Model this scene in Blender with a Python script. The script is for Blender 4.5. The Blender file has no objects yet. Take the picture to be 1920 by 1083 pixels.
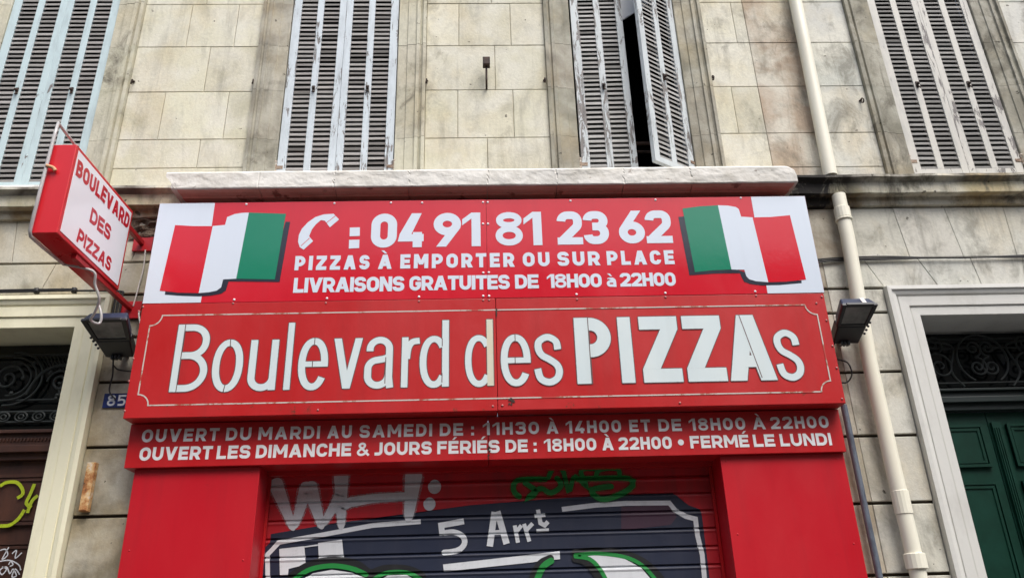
import bpy, bmesh, math, random
from mathutils import Vector, noise
R = math.radians
S = bpy.context.scene
COL = S.collection
random.seed(7)

# ------------------------------------------------------------------ camera
CAMPOS = Vector((0.0, -5.6, 1.6))
RIGHT = Vector((0.9992886, -0.0249728, -0.0282601))
UP = Vector((0.0157122, -0.4055290, 0.9139472))
FWD = Vector((0.0342841, 0.9137410, 0.4048481))
FPX = 1480.0
cam_d = bpy.data.cameras.new('camera'); cam = bpy.data.objects.new('camera', cam_d); COL.objects.link(cam)
from mathutils import Matrix
cam.matrix_world = Matrix(((RIGHT.x, UP.x, -FWD.x, CAMPOS.x), (RIGHT.y, UP.y, -FWD.y, CAMPOS.y), (RIGHT.z, UP.z, -FWD.z, CAMPOS.z), (0, 0, 0, 1)))
cam_d.sensor_width = 36; cam_d.lens = FPX / 1920 * 36; cam_d.clip_end = 500; cam_d.clip_start = .05
S.camera = cam

# ------------------------------------------------------------------ world, sun, exposure
SUN_EL, SUN_ROT = 57, 153
w = bpy.data.worlds.new("World"); S.world = w; w.use_nodes = True
wn = w.node_tree.nodes; wl = w.node_tree.links
sky = wn.new('ShaderNodeTexSky'); sky.sky_type = 'NISHITA'; sky.sun_disc = False
sky.sun_elevation = R(SUN_EL); sky.sun_rotation = R(SUN_ROT); sky.dust_density = 3.5; sky.air_density = 1.0; sky.ozone_density = .6
hs = wn.new('ShaderNodeHueSaturation'); hs.inputs['Saturation'].default_value = .75
wl.new(sky.outputs[0], hs.inputs['Color']); wl.new(hs.outputs[0], wn['Background'].inputs[0])
wn['Background'].inputs[1].default_value = .12
sl = bpy.data.lights.new('sun', 'SUN'); sl.energy = 1.5; sl.angle = R(34); sl.color = (1, .98, .955)
so = bpy.data.objects.new('sun', sl); COL.objects.link(so)
a = R(SUN_ROT)
sd = Vector((math.sin(a) * math.cos(R(SUN_EL)), math.cos(a) * math.cos(R(SUN_EL)), math.sin(R(SUN_EL))))
so.rotation_euler = sd.to_track_quat('Z', 'Y').to_euler(); so.location = sd * 40
S.view_settings.view_transform = 'Standard'; S.view_settings.look = 'None'
S.view_settings.exposure = 1.0; S.view_settings.gamma = 1


# ------------------------------------------------------------------ helpers
def at(px, py, y):
    """a measured point of the photo (1920 px wide) on the vertical plane y"""
    d = RIGHT * (px - 960) - UP * (py - 541.5) + FWD * FPX
    return CAMPOS + d * ((y - CAMPOS.y) / d.y)


def lin(r, g, b):
    f = lambda c: c / 12.92 if c <= .04045 else ((c + .055) / 1.055) ** 2.4
    return (f(r / 255), f(g / 255), f(b / 255), 1)


class MB:
    def __init__(s): s.v = []; s.f = []; s.c = []

    def add(s, vs, fs, col=None):
        n = len(s.v); s.v += [tuple(p) for p in vs]
        for f in fs: s.f.append([n + i for i in f]); s.c.append(col or (1, 1, 1, 1))
        return s

    def poly(s, pts, col=None): return s.add(pts, [list(range(len(pts)))], col)

    def box(s, x0, x1, y0, y1, z0, z1, col=None):
        v = [(x0, y0, z0), (x1, y0, z0), (x1, y1, z0), (x0, y1, z0), (x0, y0, z1), (x1, y0, z1), (x1, y1, z1), (x0, y1, z1)]
        return s.add(v, [(0, 3, 2, 1), (4, 5, 6, 7), (0, 1, 5, 4), (1, 2, 6, 5), (2, 3, 7, 6), (3, 0, 4, 7)], col)

    def prism(s, outline, y0, y1, col=None):
        """outline: (x, z) counter-clockwise seen from the street; front at y0, back at y1"""
        n = len(outline)
        v = [(x, y0, z) for x, z in outline] + [(x, y1, z) for x, z in outline]
        f = [list(range(n)), list(range(2 * n - 1, n - 1, -1))] + [(i, i + n, (i + 1) % n + n, (i + 1) % n) for i in range(n)]
        return s.add(v, f, col)

    def extrude_x(s, prof, x0, x1, x0b=None, x1b=None, col=None):
        """profile of (y, z) points swept along x, closed"""
        n = len(prof)
        v = [(x0, y, z) for y, z in prof] + [(x1, y, z) for y, z in prof]
        f = [(i, (i + 1) % n, (i + 1) % n + n, i + n) for i in range(n)] + [list(range(n - 1, -1, -1)), list(range(n, 2 * n))]
        return s.add(v, f, col)

    def extrude_z(s, prof, z0, z1, col=None):
        n = len(prof)
        v = [(x, y, z0) for x, y in prof] + [(x, y, z1) for x, y in prof]
        f = [(i, (i + 1) % n, (i + 1) % n + n, i + n) for i in range(n)] + [list(range(n - 1, -1, -1)), list(range(n, 2 * n))]
        return s.add(v, f, col)

    def tube(s, pts, r, n=10, cap=True, col=None):
        pts = [Vector(p) for p in pts]; rs = list(r) if isinstance(r, list) else [r] * len(pts)
        if cap and len(pts) > 1:
            pts = [pts[0], pts[0].lerp(pts[1], .02)] + pts[1:-1] + [pts[-1].lerp(pts[-2], .02), pts[-1]]; rs = [rs[0], rs[0]] + rs[1:-1] + [rs[-1], rs[-1]]
            if n > 9: pts = [pts[0], pts[0].lerp(pts[1], .1)] + pts[1:-1] + [pts[-1].lerp(pts[-2], .1), pts[-1]]; rs = [rs[0], rs[0]] + rs[1:-1] + [rs[-1], rs[-1]]
        ref = None; rings = []
        for i, p in enumerate(pts):
            t = (pts[min(i + 1, len(pts) - 1)] - pts[max(i - 1, 0)]).normalized()
            if ref is None: ref = t.orthogonal().normalized()
            ref = (ref - t * ref.dot(t)).normalized(); b = t.cross(ref)
            rings.append([p + (ref * math.cos(2 * math.pi * k / n) + b * math.sin(2 * math.pi * k / n)) * rs[i] for k in range(n)])
        v = [p for g in rings for p in g]; f = []
        for i in range(len(pts) - 1):
            for k in range(n):
                f.append((i * n + k, i * n + (k + 1) % n, (i + 1) * n + (k + 1) % n, (i + 1) * n + k))
        if cap: f += [list(range(n - 1, -1, -1)), list(range((len(pts) - 1) * n, len(pts) * n))]
        return s.add(v, f, col)

    def ball(s, c, r, n=8, m=5, sy=1.0, col=None):
        c = Vector(c); v = []; f = []
        for i in range(m + 1):
            t = math.pi * i / m
            for k in range(n):
                q = 2 * math.pi * k / n
                v.append(c + Vector((r * math.sin(t) * math.cos(q), r * sy * math.cos(t), r * math.sin(t) * math.sin(q))))
        for i in range(m):
            for k in range(n): f.append((i * n + k, i * n + (k + 1) % n, (i + 1) * n + (k + 1) % n, (i + 1) * n + k))
        return s.add(v, f, col)

    def build(s, name, mat, parent=None, label=None, smooth=False, bevel=0, fix=True):
        me = bpy.data.meshes.new(name); me.from_pydata(s.v, [], s.f); me.update()
        ca = me.color_attributes.new('Col', 'FLOAT_COLOR', 'CORNER')
        i = 0
        for p, c in zip(me.polygons, s.c):
            for _ in p.loop_indices: ca.data[i].color = c; i += 1
        if fix:
            bm = bmesh.new(); bm.from_mesh(me); bmesh.ops.recalc_face_normals(bm, faces=bm.faces); bm.to_mesh(me); bm.free()
        me.materials.append(mat)
        if smooth:
            for p in me.polygons: p.use_smooth = len(p.vertices) <= 4
        o = bpy.data.objects.new(name, me); COL.objects.link(o)
        if parent: o.parent = parent
        if label: o['label'] = label
        if bevel:
            b = o.modifiers.new('bevel', 'BEVEL'); b.width = bevel; b.segments = 2; b.limit_method = 'ANGLE'; b.harden_normals = False
        return o


def thing(name, label, cat, group=None):
    o = bpy.data.objects.new(name, None); COL.objects.link(o)
    o.empty_display_size = .1
    return tag(o, label, cat, group)


def tag(o, label, cat, group=None, kind=None):
    if label: o['label'] = label
    if cat: o['category'] = cat
    if group: o['group'] = group
    if kind: o['kind'] = kind
    return o


def smooth_path(pts, n=6):
    pts = [Vector(p) for p in pts]
    out = []
    for i in range(len(pts) - 1):
        p0, p1, p2, p3 = pts[max(i - 1, 0)], pts[i], pts[i + 1], pts[min(i + 2, len(pts) - 1)]
        for k in range(n):
            t = k / n
            out.append(.5 * ((2 * p1) + (p2 - p0) * t + (2 * p0 - 5 * p1 + 4 * p2 - p3) * t * t + (3 * p1 - p0 - 3 * p2 + p3) * t ** 3))
    return out + [pts[-1]]


# ------------------------------------------------------------------ materials
class NT:
    def __init__(s, name):
        s.m = bpy.data.materials.new(name); s.m.use_nodes = True
        s.n = s.m.node_tree.nodes; s.l = s.m.node_tree.links
        s.b = s.n['Principled BSDF']; s._co = None

    def co(s, scale=(1, 1, 1)):
        tc = s.n.new('ShaderNodeTexCoord'); mp = s.n.new('ShaderNodeMapping'); mp.inputs['Scale'].default_value = scale
        s.l.new(tc.outputs['Object'], mp.inputs[0]); return mp.outputs[0]

    def noise(s, scale, detail=5, rough=.6, stretch=(1, 1, 1), dist=0, rnd=False):
        t = s.n.new('ShaderNodeTexNoise'); t.inputs['Scale'].default_value = scale; t.inputs['Detail'].default_value = detail
        t.inputs['Roughness'].default_value = rough; t.inputs['Distortion'].default_value = dist
        v = s.co(stretch)
        if rnd:
            oi = s.n.new('ShaderNodeObjectInfo'); ad = s.n.new('ShaderNodeVectorMath'); ad.operation = 'ADD'
            ml = s.n.new('ShaderNodeMath'); ml.operation = 'MULTIPLY'; ml.inputs[1].default_value = 57.0
            s.l.new(oi.outputs['Random'], ml.inputs[0]); s.l.new(v, ad.inputs[0]); s.l.new(ml.outputs[0], ad.inputs[1]); v = ad.outputs[0]
        s.l.new(v, t.inputs['Vector']); return t.outputs['Fac']

    def ramp(s, fac, stops):
        r = s.n.new('ShaderNodeValToRGB'); e = r.color_ramp.elements
        while len(e) < len(stops): e.new(.5)
        for el, (p, c) in zip(e, stops):
            el.position = p; el.color = c if isinstance(c, tuple) else (c, c, c, 1)
        s.l.new(fac, r.inputs[0]); return r.outputs['Color']

    def mix(s, a, b, fac, mode='MIX'):
        m = s.n.new('ShaderNodeMix'); m.data_type = 'RGBA'; m.blend_type = mode
        for i, x in ((0, fac), (6, a), (7, b)):
            if hasattr(x, 'links'): s.l.new(x, m.inputs[i])
            else: m.inputs[i].default_value = x
        return m.outputs[2]

    def math(s, op, a, b=0.0):
        m = s.n.new('ShaderNodeMath'); m.operation = op
        for i, x in enumerate((a, b)):
            if hasattr(x, 'links'): s.l.new(x, m.inputs[i])
            else: m.inputs[i].default_value = x
        m.use_clamp = op in ('MULTIPLY', 'ADD', 'SUBTRACT') and False
        return m.outputs[0]

    def pos(s, axis):
        sp = s.n.new('ShaderNodeSeparateXYZ'); g = s.n.new('ShaderNodeNewGeometry')
        s.l.new(g.outputs['Position'], sp.inputs[0]); return sp.outputs[axis]

    def band(s, v, a, b, lo=0.0, hi=1.0):
        m = s.n.new('ShaderNodeMapRange'); m.interpolation_type = 'SMOOTHSTEP'
        m.inputs['From Min'].default_value = a; m.inputs['From Max'].default_value = b
        m.inputs['To Min'].default_value = lo; m.inputs['To Max'].default_value = hi
        s.l.new(v, m.inputs['Value']); return m.outputs[0]

    def attr(s):
        a = s.n.new('ShaderNodeVertexColor'); a.layer_name = 'Col'; return a.outputs['Color']

    def bump(s, h, strength=.3, dist=.01):
        b = s.n.new('ShaderNodeBump'); b.inputs['Strength'].default_value = strength; b.inputs['Distance'].default_value = dist
        s.l.new(h, b.inputs['Height']); s.l.new(b.outputs[0], s.b.inputs['Normal'])

    def done(s, col=None, rough=.6, metal=0, spec=.5, coat=0):
        if col is not None:
            if hasattr(col, 'links'): s.l.new(col, s.b.inputs['Base Color'])
            else: s.b.inputs['Base Color'].default_value = col
        if hasattr(rough, 'links'): s.l.new(rough, s.b.inputs['Roughness'])
        else: s.b.inputs['Roughness'].default_value = rough
        s.b.inputs['Metallic'].default_value = metal; s.b.inputs['Specular IOR Level'].default_value = spec
        s.b.inputs['Coat Weight'].default_value = coat
        return s.m


def stone_mat(name, dirt=.5, soot=0.0, tint=(1, 1, 1, 1), pale=.75, ochre=1.0):
    t = NT(name)
    c = t.mix(t.attr(), tint, 1.0, 'MULTIPLY')
    big = t.noise(1.3, 6, .62, (1, 1, .8)); mid = t.noise(5.5, 7, .7, (1, 1, .7), .6); fine = t.noise(38, 5, .7); streak = t.noise(4, 5, .6, (1.5, 1, .3), .8)
    soft = t.noise(2.6, 4, .55, (1, 1, 1.1), .3)
    c = t.mix(c, lin(218, 215, 201), t.ramp(soft, [(.40, 0.0), (.60, pale)]))
    c = t.mix(c, lin(196, 176, 134), t.math('MULTIPLY', t.ramp(big, [(.50, 0.0), (.66, 1.0)]), .55 * dirt * ochre))
    c = t.mix(c, lin(120, 116, 104), t.math('MULTIPLY', t.ramp(streak, [(.56, 0.0), (.76, 1.0)]), .55 * dirt))
    gr = t.math('MULTIPLY', t.ramp(mid, [(.50, 0.0), (.66, 1.0)]), t.ramp(t.noise(1.0, 4, .55, (1, 1, .8)), [(.48, 0.0), (.62, 1.0)]))
    c = t.mix(c, lin(98, 92, 80), t.math('MULTIPLY', gr, .8 * dirt))
    xw_ = t.band(t.pos(0), 1.7, 3.2)
    g2 = t.math('MULTIPLY', t.ramp(t.noise(3.2, 7, .68, (1.3, 1, .75), .5), [(.50, 0.0), (.64, 1.0)]), t.math('ADD', t.math('MULTIPLY', xw_, .55), .22))
    c = t.mix(c, lin(112, 108, 96), t.math('MULTIPLY', g2, dirt))
    run = t.math('MULTIPLY', t.ramp(t.noise(3.2, 6, .7, (2.4, 1, .16), .35), [(.56, 0.0), (.70, 1.0)]), t.math('ADD', t.math('MULTIPLY', xw_, .3), .25))
    c = t.mix(c, lin(92, 88, 78), t.math('MULTIPLY', run, dirt))
    pit = t.ramp(t.noise(16, 3, .5), [(.70, 0.0), (.73, 1.0)])
    c = t.mix(c, lin(60, 54, 46), t.math('MULTIPLY', pit, .8))
    c = t.mix(c, t.ramp(fine, [(.3, .86), (.7, 1.05)]), .8, 'MULTIPLY')
    if soot:
        x = t.pos(0); z = t.pos(2)
        n = t.math('MULTIPLY', t.ramp(mid, [(.32, .25), (.55, 1.0)]), soot)
        c = t.mix(c, lin(44, 42, 40), t.math('MULTIPLY', n, t.math('MULTIPLY', t.band(x, 3.35, 2.7), t.band(x, 1.6, 2.1))))
    h = t.math('ADD', t.math('MULTIPLY', fine, .5), mid)
    t.bump(h, .45, .012)
    return t.done(c, .9, spec=.25)


M = {}
M['stone'] = stone_mat('stone', .85, ochre=.8)
M['stone_grey'] = stone_mat('stone_low', .68, pale=.5)
M['cornice'] = stone_mat('cornice_stone', 1.35, 1.3)
M['surround'] = stone_mat('surround_stone', 1.3, pale=.35, ochre=.45)
t = NT('mortar'); M['mortar'] = t.done(t.ramp(t.noise(3, 5), [(.36, lin(96, 88, 74)), (.6, lin(186, 174, 146))]), .95, spec=.1)
t = NT('dark_joint'); M['dark_joint'] = t.done(lin(62, 56, 48), .95, spec=.1)


def paint(name, base, rough=.35, grime=.25, grime_col=(60, 40, 38), fade=None, spec=.5, rust=0, rustz=None, bumpy=.0):
    t = NT(name); c = base
    g = t.noise(2.2, 6, .65, (1, 1, .5)); st = t.noise(9, 4, .6, (1, 1, .06)); f = t.noise(60, 3, .6)
    if fade: c = t.mix(c, fade, t.ramp(g, [(.42, 0.0), (.7, .6)]))
    c = t.mix(c, lin(*grime_col), t.math('MULTIPLY', t.ramp(st, [(.5, 0.0), (.75, 1.0)]), grime))
    c = t.mix(c, lin(*grime_col), t.math('MULTIPLY', t.ramp(t.noise(24, 5, .75), [(.62, 0.0), (.72, 1.0)]), grime))
    if rust:
        k = t.ramp(t.noise(7, 8, .75), [(.60, 0.0), (.655, 1.0)])
        if rustz: k = t.math('MULTIPLY', k, t.math('MULTIPLY', t.band(t.pos(2), rustz[0], rustz[0] + .03), t.band(t.pos(2), rustz[1], rustz[1] - .03)))
        c = t.mix(c, lin(92, 48, 32), t.math('MULTIPLY', k, rust))
    t.bump(t.math('ADD', t.math('MULTIPLY', g, 1.0), t.math('MULTIPLY', f, .03)), .25 + bumpy, .01)
    return t.done(c, t.ramp(g, [(.3, max(rough - .06, .03)), (.7, rough + .08)]), spec=spec)


M['red_panel'] = paint('red_panel', lin(196, 28, 44), .14, .06, fade=lin(204, 40, 54))
M['red_box'] = paint('red_box', lin(176, 24, 26), .40, .2, (120, 40, 38), fade=lin(182, 40, 42), bumpy=.25, spec=.35, rust=.9, rustz=(2.95, 3.16))
M['red_strip'] = paint('red_strip', lin(180, 22, 28), .34, .2, (90, 34, 34), fade=lin(186, 34, 38))
M['red_pillar'] = paint('red_pillar', lin(184, 18, 34), .36, .22, (120, 30, 36), fade=lin(184, 20, 32))
M['red_arm'] = paint('red_arm', lin(176, 26, 34), .4, .2)
M['white_vinyl'] = paint('white_vinyl', lin(206, 215, 226), .16, .05, (150, 150, 150))
M['letter_white'] = paint('letter_white', lin(222, 226, 232), .35, .08, (160, 150, 150))
M['hours_white'] = paint('hours_white', lin(226, 226, 226), .4, .14, (140, 120, 116))
M['acrylic'] = paint('acrylic', lin(202, 214, 216), .3, .08, (150, 150, 140), fade=lin(210, 218, 216))
M['acrylic_yellow'] = paint('acrylic_yellow', lin(206, 206, 190), .3, .1, fade=lin(205, 170, 110))
M['outline'] = paint('cut_edge', lin(92, 66, 66), .6, .2)
M['green_vinyl'] = paint('green_vinyl', lin(18, 122, 92), .16, .03, (30, 80, 60))
M['flag_red'] = paint('flag_red', lin(200, 28, 44), .12, .02)
M['navy_vinyl'] = paint('navy_vinyl', lin(40, 42, 54), .18, .03)
t = NT('screw_metal'); M['screw'] = t.done(lin(205, 196, 196), .35, .3)
t = NT('screw_red'); M['screw_red'] = t.done(lin(170, 110, 106), .4, .2)
t = NT('screw_white'); M['screw_white'] = t.done(lin(235, 225, 228), .4)
t = NT('border_trim'); n_ = t.ramp(t.noise(6, 6, .7), [(.52, lin(190, 180, 172)), (.58, lin(150, 98, 76)), (.63, lin(176, 50, 44))])
M['border'] = t.done(n_, .5)
M['pipe_white'] = paint('pipe_white', lin(230, 226, 208), .45, .2, (150, 140, 118), fade=lin(220, 212, 188))
t = NT('zinc'); M['zinc'] = t.done(t.ramp(t.noise(14, 6, .7, (1, 1, .3)), [(.3, lin(70, 76, 88)), (.55, lin(112, 120, 132)), (.75, lin(88, 78, 74))]), .5, .35)
t = NT('black_lamp'); M['lamp'] = t.done(t.ramp(t.noise(12, 5), [(.3, lin(14, 15, 18)), (.7, lin(28, 30, 36))]), .38)
t = NT('lamp_blue'); M['lamp_top'] = t.done(t.ramp(t.noise(12, 5), [(.3, lin(34, 42, 64)), (.7, lin(54, 62, 86))]), .35)
t = NT('lamp_glass'); M['lamp_glass'] = t.done(t.ramp(t.noise(9, 4), [(.3, lin(98, 102, 99)), (.7, lin(142, 144, 138))]), .12)
t = NT('rubber'); M['rubber'] = t.done(lin(30, 29, 29), .6)
t = NT('cable_white'); M['cable_white'] = t.done(lin(205, 200, 195), .45)
t = NT('iron'); M['iron'] = t.done(t.ramp(t.noise(20, 5), [(.3, lin(34, 28, 26)), (.7, lin(74, 54, 44))]), .75, .2)
t = NT('rusty_white'); c_ = t.ramp(t.noise(9, 7, .7), [(.38, lin(214, 208, 196)), (.5, lin(206, 170, 118)), (.60, lin(168, 108, 58)), (.70, lin(66, 44, 34))]); M['rusty'] = t.done(c_, .7)
t = NT('hinge_paint'); M['hinge'] = t.done(t.ramp(t.noise(16, 6, .7), [(.38, lin(196, 190, 180)), (.52, lin(140, 118, 98)), (.62, lin(84, 60, 46))]), .75)
t = NT('cream_paint'); c_ = t.mix(lin(232, 227, 198), lin(190, 182, 152), t.ramp(t.noise(4, 6, .7, (1, 1, .4)), [(.5, 0.0), (.75, .45)])); t.bump(t.noise(30, 5), .2, .004); M['cream'] = t.done(c_, .6)
t = NT('beige_paint'); c_ = t.mix(lin(203, 202, 196), lin(160, 156, 148), t.ramp(t.noise(4, 6, .7, (1, 1, .4)), [(.5, 0.0), (.75, .4)])); t.bump(t.noise(30, 5), .2, .004); M['beige'] = t.done(c_, .6)
t = NT('green_door'); c_ = t.mix(lin(6, 44, 33), lin(12, 54, 43), t.ramp(t.noise(5, 6, .7), [(.4, 0.0), (.7, 1.0)])); M['green_door'] = t.done(c_, .45, spec=.25)
t = NT('dark_green'); M['dark_green'] = t.done(lin(22, 34, 32), .45)
t = NT('brown_door'); c_ = t.ramp(t.noise(6, 7, .7, (1, 1, .25)), [(.3, lin(48, 26, 18)), (.7, lin(84, 48, 32))]); M['brown_door'] = t.done(c_, .5)
t = NT('wrought_iron'); M['wrought'] = t.done(t.ramp(t.noise(15, 5), [(.3, lin(24, 28, 28)), (.7, lin(46, 52, 50))]), .55)
t = NT('dark_glass'); M['dark_glass'] = t.done(lin(14, 18, 19), .12)
t = NT('dark_room'); M['dark_room'] = t.done(lin(16, 16, 17), .9, spec=.1)
t = NT('white_sheet'); M['white_sheet'] = t.done(lin(238, 242, 246), .5)
t = NT('clear_tube'); t.b.inputs['Transmission Weight'].default_value = .3; M['tube'] = t.done(lin(205, 202, 200), .2)
t = NT('enamel_blue'); M['enamel'] = t.done(t.mix(lin(34, 48, 104), lin(24, 30, 60), t.ramp(t.noise(12, 5), [(.4, 0.0), (.7, 1.0)])), .25)
t = NT('rope'); M['rope'] = t.done(lin(206, 160, 120), .8)
t = NT('acrylic_face'); M['sign_face'] = t.done(t.mix(lin(246, 247, 250), lin(238, 240, 246), t.noise(3, 4)), .25)
M['sign_red'] = paint('sign_red', lin(204, 30, 40), .3, .06)
M['sign_text'] = paint('sign_text', lin(196, 24, 44), .3, .02)
M['roller_red'] = paint('roller_red', lin(188, 26, 38), .42, .4, (78, 40, 44), fade=lin(150, 34, 42))
for k_, c_ in (('spray_white', (214, 217, 220)), ('spray_navy', (28, 36, 58)), ('spray_green', (24, 132, 56)), ('spray_black', (18, 20, 22)), ('spray_yellow', (172, 190, 30)), ('spray_grey', (200, 202, 206)), ('spray_mauve', (66, 40, 58)), ('spray_mist', (196, 190, 194)), ('spray_green_mist', (30, 120, 56))):
    M[k_] = paint(k_, lin(*c_), .5, .16, (70, 66, 74))
for k_, base_ in (('spray_grey', .28), ('spray_green', .3), ('spray_yellow', .55), ('spray_white', .16), ('spray_navy', .12)):
    mt_ = M[k_]; t = NT.__new__(NT); t.m = mt_; t.n = mt_.node_tree.nodes; t.l = mt_.node_tree.links; t.b = t.n['Principled BSDF']; t._co = None
    al = t.ramp(t.math('ADD', t.math('MULTIPLY', t.noise(70, 4, .8), .6), t.math('MULTIPLY', t.noise(5, 5, .7, (1, 1, 2.5)), .5)), [(.36, 1 - base_), (.52, 1.0)]); t.l.new(al, t.b.inputs['Alpha'])
for k_ in ('spray_mist', 'spray_green_mist'):
    mt_ = M[k_]; t = NT.__new__(NT); t.m = mt_; t.n = mt_.node_tree.nodes; t.l = mt_.node_tree.links; t.b = t.n['Principled BSDF']; t._co = None
    t.l.new(t.ramp(t.noise(160, 3, .7), [(.42, .0), (.62, .75)]), t.b.inputs['Alpha'])
# ledge: cracked white paint over masonry
t = NT('ledge_paint')
k = t.ramp(t.noise(9, 9, .68, (1, 1, 1.8), .5), [(.645, 0.0), (.67, 1.0)])
c_ = t.mix(lin(216, 213, 206), lin(184, 179, 168), t.ramp(t.noise(3, 6, .7), [(.42, 0.0), (.68, 1.0)])); c_ = t.mix(c_, lin(132, 118, 106), t.math('MULTIPLY', k, .75))
t.bump(t.math('ADD', t.noise(13, 8, .7), t.math('MULTIPLY', k, -.4)), .2, .008); M['ledge'] = t.done(c_, .75)
t = NT('soffit_paint')
c_ = t.mix(lin(214, 158, 144), lin(188, 132, 118), t.ramp(t.noise(4, 6, .7, (.6, 1, 2)), [(.4, 0.0), (.7, 1.0)])); c_ = t.mix(c_, lin(124, 74, 64), t.ramp(t.noise(3.4, 5, .6), [(.62, 0.0), (.66, .8)])); t.bump(t.noise(20, 6), .4, .01)
M['soffit'] = t.done(c_, .85)
# broken masonry
t = NT('rubble'); c_ = t.ramp(t.noise(9, 7, .7), [(.3, lin(44, 36, 30)), (.5, lin(104, 86, 72)), (.7, lin(140, 122, 104))]); t.bump(t.noise(9, 8, .7), 1, .05); M['rubble'] = t.done(c_, .95)


def shutter_paint(name, base, peel):
    t = NT(name)
    m = t.noise(9, 8, .72, (2.2, 2.2, .38), .8, True); broad = t.noise(1.1, 3, .5, (1.2, 1, 1), 0, True)
    v = t.math('ADD', t.math('MULTIPLY', m, 1.0), t.math('MULTIPLY', broad, .55))
    k = t.ramp(v, [(.935 - peel * .08, 0.0), (.95 - peel * .08, 1.0)])
    wood = t.ramp(t.noise(20, 6, .7, (2.5, 2.5, .15), 0, True), [(.3, lin(74, 70, 68)), (.7, lin(140, 134, 130))])
    c = t.mix(base, t.mix(base, lin(120, 126, 128), .5), t.ramp(t.noise(7, 7, .7, (2, 2, .5), 0, True), [(.45, 0.0), (.75, .8)]))
    c = t.mix(c, wood, k)
    t.bump(t.math('SUBTRACT', t.math('MULTIPLY', m, .2), k), .5, .004)
    return t.done(c, .6)


M['shut_a'] = shutter_paint('shutter_paint_aqua', lin(186, 204, 206), .15)
M['shut_b'] = shutter_paint('shutter_paint_blue_white', lin(194, 203, 208), 1.2)
M['shut_c'] = shutter_paint('shutter_paint_white', lin(190, 196, 197), 1.6)
M['shut_d'] = shutter_paint('shutter_paint_cream', lin(194, 191, 182), 1.15)
t = NT('louver_wood'); c_ = t.mix(t.attr(), t.ramp(t.noise(14, 6, .7, (.3, 1, 4), 0, True), [(.3, .55), (.7, 1.1)]), .8, 'MULTIPLY'); M['louver'] = t.done(c_, .75)
t = NT('asphalt'); M['asphalt'] = t.done(t.ramp(t.noise(40, 6), [(.3, .04), (.7, .07)]), .9)
t = NT('pavement'); M['pavement'] = t.done(t.ramp(t.noise(30, 6), [(.3, .07), (.7, .11)]), .9)

# ------------------------------------------------------------------ 2-D strokes and letters
def fil(pts, closed=False, n=7):
    """polyline of (x, z[, fillet radius]) -> sampled points"""
    out = []; N = len(pts)
    for i, p in enumerate(pts):
        r = p[2] if len(p) > 2 else 0
        P = Vector(p[:2])
        if r <= 0 or (not closed and i in (0, N - 1)): out.append(P); continue
        A, B = Vector(pts[i - 1][:2]), Vector(pts[(i + 1) % N][:2])
        u, v = (A - P), (B - P); lu, lv = u.length, v.length
        if lu < 1e-6 or lv < 1e-6: out.append(P); continue
        u /= lu; v /= lv
        ang = math.acos(max(-1, min(1, u.dot(v)))); d = min(r / math.tan(ang / 2), lu * .5 if len(pts[i - 1]) > 2 and pts[i - 1][2] else lu, lv * .5 if len(pts[(i + 1) % N]) > 2 and pts[(i + 1) % N][2] else lv)
        rr = d * math.tan(ang / 2); cen = P + (u + v).normalized() * (rr / math.sin(ang / 2))
        s0 = P + u * d - cen; s1 = P + v * d - cen
        a0 = math.atan2(s0.y, s0.x); da = math.atan2(s1.y, s1.x) - a0
        while da > math.pi: da -= 2 * math.pi
        while da < -math.pi: da += 2 * math.pi
        for k in range(n + 1): out.append(cen + rr * Vector((math.cos(a0 + da * k / n), math.sin(a0 + da * k / n))))
    return out


def ell(cx, cz, rx, rz, a0=0, a1=360, n=26, e=2.0):
    o = []
    for k in range(n + 1):
        q = R(a0 + (a1 - a0) * k / n); c, s = math.cos(q), math.sin(q)
        o.append(Vector((cx + rx * math.copysign(abs(c) ** (2 / e), c), cz + rz * math.copysign(abs(s) ** (2 / e), s))))
    return o


def ribbon(pts, w, closed=False, taper=None):
    """flat stroke: list of quads (each four (x, z))"""
    pts = [Vector(p[:2]) for p in pts]
    q = [pts[0]]
    for p in pts[1:]:
        if (p - q[-1]).length > 1e-5: q.append(p)
    if closed and (q[0] - q[-1]).length < 1e-5: q.pop()
    pts = q; N = len(pts); L, Rr = [], []
    for i, p in enumerate(pts):
        if closed: a, b = pts[i - 1], pts[(i + 1) % N]
        else: a, b = pts[max(i - 1, 0)], pts[min(i + 1, N - 1)]
        t0 = (p - a).normalized() if (p - a).length > 0 else (b - p).normalized()
        t1 = (b - p).normalized() if (b - p).length > 0 else t0
        n0, n1 = Vector((-t0.y, t0.x)), Vector((-t1.y, t1.x)); nn = (n0 + n1)
        nn = nn.normalized() if nn.length > 1e-6 else n0
        ww = (w if taper is None else w * taper(i / max(N - 1, 1))) / 2
        k = ww / max(.5, nn.dot(n0)); L.append(p + nn * k); Rr.append(p - nn * k)
    rng = range(N) if closed else range(N - 1)
    return [[Rr[i], Rr[(i + 1) % N], L[(i + 1) % N], L[i]] for i in rng]


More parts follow.
